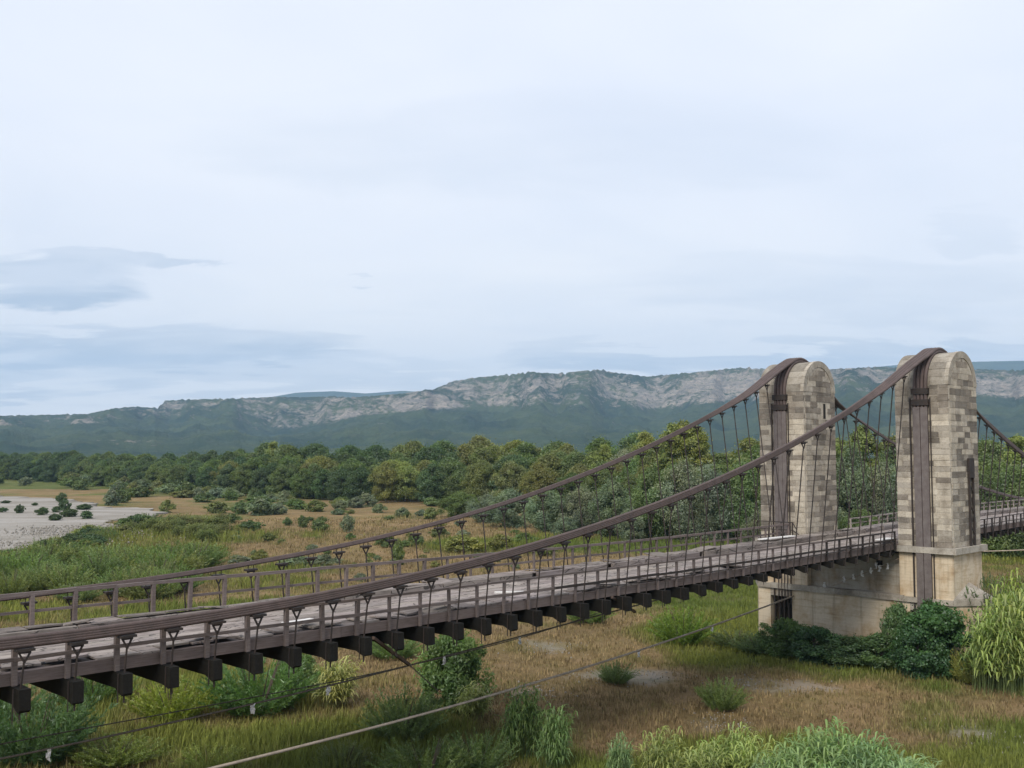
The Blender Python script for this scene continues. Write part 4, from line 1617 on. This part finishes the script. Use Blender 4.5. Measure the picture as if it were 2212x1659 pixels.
def reed_clump(h, r, nstem, seed, leaf_w=0.10, lean=0.25):
    """giant cane: upright stems with long arching leaves"""
    rg = np.random.default_rng(seed)
    V, F, C = [], [], []
    stems = MB()
    for i in range(nstem):
        an, q = rg.uniform(0, 2 * math.pi), math.sqrt(rg.uniform(0, 1))
        bx, by = math.cos(an) * q * r, math.sin(an) * q * r
        L = h * rg.uniform(0.62, 1.05) * (1 - 0.2 * q)
        dx, dy = rg.normal(0, 0.10) + lean * 0.35, rg.normal(0, 0.10)
        top = (bx + dx * L, by + dy * L, L)
        stems.tube([(bx, by, -0.1), (bx + dx * L * 0.4, by + dy * L * 0.4, L * 0.5), top], [0.014, 0.011, 0.004], 4, cap=False)
        tl, ty = rg.uniform(0.25, 0.8), rg.uniform(0, 0.6)
        nlv = int(11 + 6 * rg.uniform())
        for k in range(nlv):
            t = 0.25 + 0.75 * (k + rg.uniform(0, 0.6)) / nlv
            p0 = np.array([bx + dx * L * t * t, by + dy * L * t * t, L * min(t, 1)])
            a2 = rg.uniform(0, 2 * math.pi)
            hd = np.array([math.cos(a2) + lean * 1.2, math.sin(a2), 0])
            hd /= np.linalg.norm(hd)
            ll = rg.uniform(0.5, 1.05) * (1.1 - 0.35 * t) * (h / 3.0) ** 0.5
            sd_ = np.array([-hd[1], hd[0], 0.0])
            w = leaf_w * rg.uniform(0.7, 1.2)
            rise = rg.uniform(0.5, 0.95)
            pts_ = [p0, p0 + hd * ll * 0.35 + np.array([0, 0, ll * rise * 0.42]), p0 + hd * ll * 0.75 + np.array([0, 0, ll * rise * 0.45]),
                    p0 + hd * ll * 1.05 + np.array([0, 0, ll * (rise * 0.3 - 0.18)])]
            ws = (0.4, 1.0, 0.75, 0.06)
            b = len(V)
            for pt, wv in zip(pts_, ws):
                V.append(pt - sd_ * w * wv * 0.5)
                V.append(pt + sd_ * w * wv * 0.5)
                cc = (np.clip(tl + rg.normal(0, 0.12), 0, 1), np.clip(ty + rg.normal(0, 0.1), 0, 1), 0)
                C += [cc, cc]
            for s_ in range(3):
                F.append((b + 2 * s_, b + 2 * s_ + 1, b + 2 * s_ + 3, b + 2 * s_ + 2))
    leaves = np_mesh('leaves', np.array(V), np.array(F), M['leaf'], ('tint', np.array(C)))
    return leaves, stems.mesh('stems', M['leaf'])


REED = [reed_clump(3.0, 1.1, 52, 400 + i, lean=0.45) for i in range(3)]


def plant(name, proto, x, y, s, label, cat, group, colour, rz=None, z=None, part='crown', part2='trunk', bark=None):
    sx, sy, sz = s if isinstance(s, tuple) else (s, s, s)
    if z is None:
        z = float(ground_z(x, y))
    root = empty(name, (x, y, z), random.uniform(0, 6.28) if rz is None else rz)
    root.scale = (sx, sy, sz)
    tag(root, label, cat, group)
    a = link_mesh(part, proto[0], root)
    k = random.uniform(0.88, 1.14)
    a.color = (colour[0] * k * random.uniform(0.92, 1.1), colour[1] * k, colour[2] * k * random.uniform(0.85, 1.15), 1)
    b = link_mesh(part2, proto[1], root)
    b.color = tuple(c * 1.3 for c in colour) + (1,)
    return root


def tone_of(c):
    return {C_DARK: 'dark green', C_MID: 'mid green', C_OLIVE: 'olive green', C_YEL: 'yellowish green', C_GREY: 'grey green'}[c]


# ------------------------------------------------------------------ forest
EDGE_X = [-400, 0, 150, 300, 450, 600, 750, 900, 1000, 1100, 1250, 1400, 1500, 1700, 1900, 2250, 2600]
EDGE_Y = [1036, 1036, 1044, 1058, 1068, 1078, 1084, 1088, 1092, 1098, 1112, 1140, 1158, 1168, 1180, 1196, 1200]
TOP_X = [-400, 0, 150, 300, 450, 560, 700, 900, 1100, 1250, 1400, 1640, 1850, 2000, 2212, 2600]
TOP_Y = [974, 974, 972, 976, 966, 958, 958, 950, 938, 944, 934, 938, 940, 950, 950, 950]
C_DARK = (0.052, 0.088, 0.036)
C_MID = (0.080, 0.120, 0.040)
C_OLIVE = (0.118, 0.138, 0.046)
C_YEL = (0.145, 0.175, 0.050)
C_GREY = (0.120, 0.155, 0.100)


def height_to(px, py_top, x, y):
    """metres above the ground reaching the given picture height at that distance"""
    r = ray(px, py_top)
    t = y / r[1]
    return CAM_Z + r[2] * t - float(ground_z(x, y))


n_forest = 0
for row in range(6):
    px = -260 - row * 13
    while px < 2420:
        ey = float(np.interp(px, EDGE_X, EDGE_Y))
        x, y = on_ground(px, ey)
        dist0 = math.hypot(x, y)
        back = row * 8.5 + random.uniform(-3, 3) + 3.0
        k = (dist0 + back) / dist0
        x, y = x * k, y * k
        dist = math.hypot(x, y)
        sky = float(np.interp(px, TOP_X, TOP_Y))
        full = height_to(px, sky, x, y)
        hgt = full * (0.62 + 0.07 * row) * random.uniform(0.86, 1.10) if row < 5 else full * random.uniform(0.93, 1.05)
        hgt = min(max(hgt, 5.0), 17.0)
        q = px + random.gauss(0, 160)
        if q < 640:
            c = random.choice((C_DARK, C_DARK, C_MID))
        elif q < 1050:
            c = random.choice((C_DARK, C_MID, C_MID, C_OLIVE))
        elif q < 1500:
            c = random.choice((C_MID, C_OLIVE, C_OLIVE, C_YEL))
        else:
            c = random.choice((C_MID, C_OLIVE, C_GREY, C_MID))
        tone = {C_DARK: 'dark green', C_MID: 'mid green', C_OLIVE: 'olive green', C_YEL: 'yellowish green', C_GREY: 'grey green'}[c]
        where = 'front edge' if row < 2 else 'middle' if row < 4 else 'skyline'
        zone = 'beyond the gravel bed' if px < 430 else 'behind the dry meadow' if px < 1000 else 'behind the main span' if px < 1630 else 'behind the stone towers'
        names = ('%s broadleaf tree at the %s of the wood %s' % (tone, where, zone), '%s trees, %s of the wood, %s' % (tone, where, zone))
        proto = random.choice(BROAD + ROUND)
        w = hgt / 10 * random.uniform(0.9, 1.2)
        w = max(w, 0.85)
        plant('broadleaf_tree', proto, x, y, (w, w, hgt / 10.0), names[0], 'tree', names[1], c)
        n_forest += 1
        px += (4.0 * w * 1.55) / dist * F_PX * 2.1602 * random.uniform(0.75, 1.15)

# taller poplars breaking the skyline
for px, top in ((1455, 912), (1480, 906), (1505, 916), (1395, 930), (590, 952), (1780, 922), (1870, 915), (2205, 938)):
    x, y = on_ground(px, float(np.interp(px, EDGE_X, EDGE_Y)))
    x, y = x * 1.16, y * 1.16
    hgt = height_to(px, top, x, y)
    plant('poplar_tree', random.choice(TALL), x, y, (hgt / 13 * 1.15,) * 2 + (hgt / 13,), 'slender poplar standing above the other trees of the wood', 'tree', 'poplars of the wood', C_YEL)


def place(px, base_py, w_px, h_px):
    """ground place, width and height in metres of something seen in the photograph"""
    x, y = on_ground(px, base_py)
    m = math.hypot(x, y) / F_PX / 2.1602
    return x, y, w_px * m, h_px * m


# grey-green willows in front of the wood
for (px, by, w, h) in ((990, 1118, 80, 52), (1055, 1130, 70, 60), (1110, 1140, 90, 80), (1180, 1150, 90, 88), (1250, 1152, 90, 100), (1330, 1160, 100, 120),
                       (1400, 1165, 110, 150), (1470, 1168, 110, 165), (1540, 1170, 110, 150), (1610, 1172, 110, 165), (1690, 1175, 100, 170), (1770, 1178, 100, 190),
                       (1840, 1182, 110, 200), (1905, 1185, 90, 170), (1960, 1188, 100, 180), (2030, 1192, 100, 150), (2130, 1200, 100, 160), (2200, 1205, 110, 175), (2270, 1210, 110, 160),
                       (1290, 1148, 70, 60), (1370, 1170, 70, 70), (1220, 1158, 60, 40), (1650, 1190, 80, 80), (1860, 1200, 80, 90)):
    x, y, wm, hm = place(px + random.uniform(-10, 10), by, w, h)
    c = random.choice((C_GREY, C_GREY, C_MID))
    nm = ('silvery willow bush in front of the wood', 'silvery willows') if c == C_GREY else ('green willow bush in front of the wood', 'green willows')
    plant('willow_tree', random.choice(WILLOW), x, y, (wm / 4.6, wm / 4.6, hm / 6), nm[0], 'tree', nm[1], c)

# low bushes along the edge of the wood and over the meadow
random.seed(21)
for i in range(46):
    px = random.uniform(-60, 1250)
    by = float(np.interp(px, EDGE_X, EDGE_Y)) + random.uniform(2, 12)
    x, y, wm, hm = place(px, by, random.uniform(25, 50), random.uniform(16, 30))
    if in_bed(np.array([x]), np.array([y]))[0]:
        continue
    c = random.choice((C_MID, C_OLIVE, C_GREY))
    plant('edge_bush', random.choice(FAR_BUSH), x, y, (wm / 2.6, wm / 2.6, hm / 2.0), tone_of(c) + ' low bush along the foot of the wood', 'bush', tone_of(c) + ' bushes at the foot of the wood', c)
meadow = [(560, 1115, 60, 38), (520, 1112, 40, 30), (600, 1112, 46, 26), (680, 1105, 50, 26), (735, 1100, 40, 22), (770, 1096, 46, 24), (640, 1100, 50, 22),
          (470, 1108, 46, 26), (240, 1092, 36, 34), (262, 1086, 40, 30), (300, 1074, 60, 22), (360, 1108, 30, 28), (820, 1108, 30, 20), (870, 1118, 34, 22), (930, 1122, 40, 26),
          (750, 1150, 30, 40), (655, 1140, 24, 26), (690, 1150, 34, 28), (620, 1135, 20, 18), (540, 1145, 50, 22), (500, 1130, 40, 20), (580, 1170, 40, 18), (460, 1160, 46, 22),
          (700, 1225, 60, 26), (640, 1225, 60, 24), (560, 1210, 40, 16), (520, 1220, 50, 20), (830, 1180, 40, 24), (900, 1180, 44, 26), (1000, 1195, 80, 40), (1080, 1190, 60, 34),
          (950, 1160, 40, 22), (860, 1220, 36, 56), (780, 1260, 30, 18), (440, 1085, 50, 18), (400, 1075, 60, 16), (560, 1090, 60, 18), (1130, 1180, 50, 26), (1180, 1200, 60, 30)]
for (px, by, w, h) in meadow:
    x, y, wm, hm = place(px, by, w, h)
    c = random.choice((C_MID, C_GREY, C_OLIVE))
    plant('meadow_bush', random.choice(FAR_BUSH), x, y, (wm / 2.6, wm / 2.6, hm / 2.0), tone_of(c) + ' small rounded bush in the dry meadow beyond the bridge', 'bush', tone_of(c) + ' bushes of the meadow', c)
for i in range(60):
    px, by = random.uniform(420, 1150), random.uniform(1105, 1230)
    x, y, wm, hm = place(px, by, random.uniform(14, 30), random.uniform(8, 16))
    c = random.choice((C_MID, C_GREY, C_OLIVE))
    plant('meadow_bush', random.choice(FAR_BUSH), x, y, (wm / 2.6, wm / 2.6, hm / 2.0), tone_of(c) + ' small rounded bush in the dry meadow beyond the bridge', 'bush', tone_of(c) + ' bushes of the meadow', c)
# bushes on the gravel bed
for (px, by, w, h) in ((42, 1112, 18, 18), (92, 1116, 26, 16), (118, 1128, 30, 14), (132, 1088, 24, 20), (140, 1104, 24, 22), (148, 1120, 34, 18), (122, 1110, 22, 12),
                       (183, 1104, 34, 12), (187, 1124, 32, 16), (6, 1110, 18, 10), (75, 1095, 14, 6), (12, 1090, 20, 6)):
    x, y, wm, hm = place(px, by, w, h)
    plant('gravel_bush', random.choice(FAR_BUSH), x, y, (wm / 2.6, wm / 2.6, hm / 2.0), 'dark bush growing on the pale gravel bed', 'bush', 'bushes on the gravel bed', C_DARK, z=GROUND + 0.3)
# green bank between gravel and meadow
for i in range(34):
    t = random.random()
    px = 20 + 330 * t + random.uniform(-30, 30)
    by = 1215 - 95 * t + random.uniform(-2, 14)
    x, y, wm, hm = place(px, by, random.uniform(40, 70), random.uniform(16, 30))
    c = random.choice((C_MID, C_DARK, C_OLIVE))
    plant('bank_bush', random.choice(FAR_BUSH + WISPY[:1]), x, y, (wm / 2.6, wm / 2.6, hm / 2.1), tone_of(c) + ' bush on the bank between gravel and meadow', 'bush', tone_of(c) + ' bushes of the gravel bank', c)
for i in range(40):
    px, by = random.uniform(-30, 430), random.uniform(1215, 1300)
    by = max(by, 1262 - px * 0.25)
    x, y, wm, hm = place(px, by, random.uniform(60, 110), random.uniform(44, 74))
    plant('bank_willow', random.choice(WISPY), x, y, (wm / 2.8, wm / 2.8, hm / 2.4), 'feathery green willow scrub beyond the far railing', 'bush', 'feathery scrub beyond the railing', random.choice(((0.115, 0.165, 0.055), (0.10, 0.15, 0.05), (0.13, 0.165, 0.06))))
for i in range(20):
    px, by = random.uniform(330, 480), random.uniform(1135, 1175)
    x, y, wm, hm = place(px, by, random.uniform(30, 44), random.uniform(26, 36))
    plant('cane_clump', random.choice(REED), x, y, (wm / 2.6, wm / 2.6, hm / 3.0), 'pale green cane clump on the edge of the meadow', 'cane', 'canes on the edge of the meadow', (0.11, 0.135, 0.05), part='leaves', part2='stems')

# ------------------------------------------------------------------ near vegetation
random.seed(33)
C_B = (0.055, 0.095, 0.030)
C_YG = (0.105, 0.130, 0.030)
near = [  # prototype list, px, base_py, width, height, colour, label, group
    (WISPY, 70, 1655, 190, 175, (0.063, 0.119, 0.049), 'large dark feathery bush under the left end of the deck', None),
    (WISPY, 20, 1560, 120, 90, (0.070, 0.126, 0.049), 'feathery bush tucked close under the cross beams', None),
    (WISPY, 370, 1565, 140, 105, (0.140, 0.175, 0.031), 'yellow green tamarisk bush below the deck', None),
    (WISPY, 560, 1545, 190, 135, (0.077, 0.140, 0.042), 'wide rounded green bush below the deck beside the pale canes', None),
    (WISPY, 700, 1510, 90, 70, (0.112, 0.161, 0.056), 'light green bush behind the pale canes', None),
    (WISPY, 870, 1600, 140, 120, (0.105, 0.147, 0.070), 'grey green bush in front of the tallest green bush', None),
    (NEAR_BUSH, 975, 1535, 150, 145, (0.077, 0.140, 0.042), 'tallest dense green bush below the middle of the deck', None),
    (WISPY, 1475, 1392, 110, 88, (0.119, 0.182, 0.035), 'bright green bush beside the pier', None),
    (WISPY, 1558, 1535, 84, 72, (0.105, 0.154, 0.049), 'round lone green bush on the dry ground before the pier', None),
    (WISPY, 1330, 1478, 70, 50, (0.112, 0.147, 0.056), 'small green bush on the stony ground', None),
    (WISPY, 1810, 1620, 60, 50, (0.112, 0.147, 0.056), 'small wispy bush behind the large cane clump', None),
    (WISPY, 740, 1662, 100, 70, (0.112, 0.133, 0.056), 'small olive bush beside the pale rope', None),
    (WISPY, 920, 1690, 170, 110, (0.098, 0.140, 0.049), 'broad green bush among the canes at the foot of the slope', None),
    (BROADLEAF_BUSH, 1700, 1418, 110, 70, (0.070, 0.119, 0.045), 'leafy bush against the left foot of the pier', None),
    (BROADLEAF_BUSH, 1760, 1430, 110, 66, (0.050, 0.095, 0.036), 'leafy bush with pale twigs against the pier wall', None),
    (BROADLEAF_BUSH, 1835, 1438, 120, 52, (0.048, 0.090, 0.036), 'low dark bush at the middle of the pier wall', None),
    (BROADLEAF_BUSH, 1905, 1444, 120, 60, (0.048, 0.092, 0.036), 'dark bush between the pier wall and the ivy', None),
    (BROADLEAF_BUSH, 1945, 1440, 70, 112, (0.063, 0.119, 0.049), 'tall leafy sapling beside the ivy', None),
    (BROADLEAF_BUSH, 2030, 1462, 140, 130, (0.042, 0.098, 0.031), 'large fresh green bush in front of the ivy', None),
    (BROADLEAF_BUSH, 1985, 1464, 110, 90, (0.036, 0.081, 0.028), 'dark green bush rooted below the ivy', None),
    (WISPY, 2150, 1440, 120, 190, (0.077, 0.119, 0.056), 'tall grey green bush by the corner of the pier', None),
    (WISPY, 2100, 1480, 70, 75, (0.182, 0.210, 0.063), 'small pale yellow green shrub beside the canes', None),
    (WISPY, 1640, 1412, 90, 40, (0.077, 0.119, 0.049), 'low scrub left of the pier', None),
    (WISPY, 1590, 1395, 90, 40, (0.098, 0.140, 0.049), 'low green scrub under the end of the pale rope', None),
    (WISPY, 250, 1650, 150, 62, (0.13, 0.165, 0.04), 'low yellow green scrub in the tall grass below the dark rope', None),
    (WISPY, 450, 1655, 110, 48, (0.15, 0.18, 0.045), 'low bright scrub in the tall grass beside the pale rope', None),
    (WISPY, 1030, 1665, 130, 95, (0.09, 0.14, 0.045), 'green bush between the tall cane clump and the pale rope', None),
    (NEAR_BUSH, 640, 1500, 110, 70, (0.08, 0.13, 0.04), 'leafy green bush just under the beams behind the pale canes', None),
    (WISPY, 200, 1530, 130, 80, (0.08, 0.13, 0.045), 'feathery bush half hidden behind the cross beams', None),
    (WISPY, 1270, 1345, 90, 50, (0.119, 0.161, 0.049), 'light bush directly under the middle deck', None),
    (WISPY, 850, 1420, 110, 60, (0.105, 0.154, 0.049), 'light green bush under the deck near the first strut', None),
]
for protos, px, by, w, h, c, lab, grp in near:
    x, y, wm, hm = place(px, by, w, h)
    plant('bush' if protos is not BROADLEAF_BUSH else 'leafy_bush', random.choice(protos), x, y, (wm / 2.7, wm / 2.7, hm / 2.35), lab, 'bush', grp, c)
# ivy mass climbing the cable end on the near corner
ivy = make_tree(3.4, 0.95, 0.0, 90, 20000, 0.085, 505, 0.25, aspect=1.2, rb=(0.2, 0.36), trunk_r=0.05)
p = W(54.45, 24.1, GROUND)
plant('ivy', ivy, p.x, p.y, (1.0, 1.0, 1.05), 'dark ivy climbing the cable ends at the corner of the pier', 'ivy', None, (0.028, 0.059, 0.022), 0.3, GROUND)

# canes
canes = [(720, 1535, 90, 115, 'pale cane clump with drooping leaves below the deck', None, (0.238, 0.260, 0.105)),
         (1130, 1640, 110, 165, 'tall cane clump on the near side of the pale rope', None, (0.119, 0.189, 0.077)),
         (1190, 1660, 80, 150, 'cane clump leaning beside the tall cane clump', None, (0.126, 0.196, 0.077)),
         (1020, 1560, 80, 85, 'light cane clump at the foot of the tallest bush', None, (0.210, 0.252, 0.091)),
         (1340, 1690, 60, 120, 'thin cane clump before the stony ground', None, (0.140, 0.210, 0.084)),
         (1415, 1700, 90, 150, 'bright cane clump arching over the stony ground', None, (0.182, 0.238, 0.084))]
for i in range(6):
    canes.append((1480 + i * 26, 1700 + (i % 2) * 16, 90, 110 + 18 * (i % 3), 'bright cane clump beside the large cane stand', 'bright canes', (0.182, 0.238, 0.077)))
for i in range(13):
    canes.append((1640 + i * 27, 1745 + (i % 3) * 25, 110, 185 - abs(i - 4) * 7 + 10 * (i % 2), 'cane clump of the large green stand', 'large cane stand', (0.140, 0.217, 0.091)))
for i in range(5):
    canes.append((1880 + i * 36, 1705 + (i % 2) * 20, 70, 60 + 10 * (i % 2), 'low cane clump at the edge of the large stand', 'low canes', (0.119, 0.182, 0.070)))
for i in range(9):
    canes.append((2135 + (i % 5) * 26, 1470 + (i // 5) * 22, 90, 150 + 18 * (i % 3), 'tall yellow green cane clump beyond the corner of the pier', 'tall canes by the pier', (0.168, 0.224, 0.070)))
for px, by, w, h, lab, grp, c in canes:
    x, y, wm, hm = place(px + random.uniform(-12, 12), by + random.uniform(-8, 14), w * random.uniform(0.8, 1.2), h * (random.uniform(0.75, 1.2) if grp else 1.0))
    plant('cane_clump', random.choice(REED), x, y, (wm / 2.6, wm / 2.6, hm / 3.0), lab, 'cane', grp, c, random.uniform(-0.5, 0.5), part='leaves', part2='stems')

# ------------------------------------------------------------------ grass and stones
def make_grass():
    rg = np.random.default_rng(5)
    n = 105000
    r = 27 * np.exp(rg.uniform(0, 1, n) * math.log(185 / 27.0))
    a = np.radians(rg.uniform(-30, 30, n))
    x, y = r * np.sin(a), r * np.cos(a)
    g, d, b = field(x, y)
    keep = (rg.uniform(0, 1, n) < (0.25 + 0.75 * g + 0.2 * d) * (1 - 0.85 * b)) & ~in_bed(x, y)
    x, y, r, g, d = x[keep], y[keep], r[keep], g[keep], d[keep]
    n = len(x)
    z = ground_z(x, y)
    tall = fbm(x * 0.25, y * 0.25, 91, 3)
    lush = 1 - smooth(-8, 2, x - (y - 40) * 0.1)
    h = (0.14 + (0.42 + 0.5 * lush) * g * tall + 0.16 * d * tall) * rg.uniform(0.6, 1.4, n) * (1 + 0.5 * smooth(60, 160, r))
    nb = 5
    px = np.repeat(x, nb) + rg.normal(0, 0.10, n * nb) * np.repeat(1 + r / 90, nb)
    py = np.repeat(y, nb) + rg.normal(0, 0.10, n * nb) * np.repeat(1 + r / 90, nb)
    pz = np.repeat(z, nb) - 0.02
    hh = np.repeat(h, nb) * rg.uniform(0.55, 1.2, n * nb)
    an = rg.uniform(0, 2 * math.pi, n * nb)
    ln = rg.uniform(0.1, 0.6, n * nb) * hh
    w = (0.012 + 0.00022 * np.repeat(r, nb)) * rg.uniform(0.7, 1.5, n * nb)
    ca, sa = np.cos(an), np.sin(an)
    base = np.stack([px, py, pz], 1)
    side = np.stack([-sa * w, ca * w, 0 * w], 1)
    mid = base + np.stack([ca * ln * 0.35, sa * ln * 0.35, hh * 0.6], 1)
    tip = base + np.stack([ca * ln, sa * ln, hh], 1)
    v = np.stack([base - side, base + side, mid + side * 0.7, tip, mid - side * 0.7], 1).reshape(-1, 3)
    k = np.arange(n * nb)[:, None] * 5
    f4 = np.concatenate([k, k + 1, k + 2, k + 4], 1)
    f3 = np.concatenate([k + 4, k + 2, k + 3, k + 3], 1)
    hue = np.repeat(rg.uniform(0, 1, n), nb)[:, None]
    gg = np.repeat(np.clip(g * 1.15 + rg.normal(0, 0.12, n), 0, 1), nb)[:, None]
    yel = np.repeat(fbm(x * 0.09, y * 0.09, 97, 3), nb)[:, None]
    cg = np.array([0.085, 0.135, 0.035]) * (1 - yel) + np.array([0.235, 0.245, 0.060]) * yel
    cd = np.array([0.26, 0.195, 0.105]) * (0.7 + 0.5 * hue)
    c = (cg * gg + cd * (1 - gg)) * (0.8 + 0.45 * hue)
    # quads for the lower part, a sliver quad for the tip
    tri = np.concatenate([f4, np.concatenate([k + 4, k + 2, k + 3], 1)[:, [0, 1, 2, 2]]], 0)
    me = bpy.data.meshes.new('grass')
    t3 = np.concatenate([f4[:, [0, 1, 2]], f4[:, [0, 2, 3]], np.concatenate([k + 4, k + 2, k + 3], 1)], 0)
    me = np_mesh('grass', v, t3, M['grass'], ('blade', np.repeat(c, 5, 0)))
    tag(link_mesh('grass', me), 'green and straw coloured grass covering the meadow', 'grass', kind='stuff')


make_grass()


def make_pebbles():
    rg = np.random.default_rng(9)
    V, F = [], []
    ico = np.array([(0, 0, 1), (0.9, 0, 0.1), (0.28, 0.86, 0.15), (-0.73, 0.53, 0.05), (-0.73, -0.53, 0.1), (0.28, -0.86, 0.05), (0, 0, -0.8)])
    fc = [(0, 1, 2), (0, 2, 3), (0, 3, 4), (0, 4, 5), (0, 5, 1), (6, 2, 1), (6, 3, 2), (6, 4, 3), (6, 5, 4), (6, 1, 5)]
    cand = []
    for cx, cy, rx, ry in BARE:
        m = 0 if cy > 75 else 130
        cand.append(np.stack([cx + rg.normal(0, 0.5, m) * rx, cy + rg.normal(0, 0.5, m) * ry], 1))
    ex, ey = [], []
    for (px, py) in ((150, 1163), (120, 1168), (90, 1176), (190, 1155), (215, 1148), (160, 1150), (60, 1182), (130, 1155)):
        x, y = on_ground(px, py)
        cand.append(np.stack([x + rg.normal(0, 5, 260), y + rg.normal(0, 6, 260)], 1))
    P = np.concatenate(cand)
    for i, (x, y) in enumerate(P):
        far = y > 80
        s = rg.uniform(0.02, 0.06) * rg.uniform(0.6, 1.5) * (3.0 if far else 1.0)
        q = ico * s * rg.uniform(0.6, 1.3, 3) + np.array([x, y, float(ground_z(x, y)) + (0.35 if far else 0.0) + s * 0.2])
        b = len(V) * 1
        V.append(q)
        F.append(np.array(fc) + i * 7)
    me = np_mesh('loose_stones', np.concatenate(V), np.concatenate(F), plain_mat('pale_pebble', (0.25, 0.235, 0.21)))
    tag(link_mesh('loose_stones', me), 'pale loose stones strewn over the bare ground', 'stones', kind='stuff')


make_pebbles()

# ------------------------------------------------------------------ air
hz = MB()
hz.box(-8600, 8600, -8600, 8600, GROUND - 6, 800)
hm = new_mat('thin_summer_haze')
t = NT(hm)
pv = t.node('ShaderNodeVolumePrincipled')
pv.inputs['Color'].default_value = (0.44, 0.69, 1.0, 1)
pv.inputs['Density'].default_value = 1.1e-4
o_ = t.node('ShaderNodeOutputMaterial')
t.l.new(pv.outputs[0], o_.inputs['Volume'])
tag(hz.build('haze', hm), 'thin bluish haze over the whole valley', 'haze', kind='stuff')
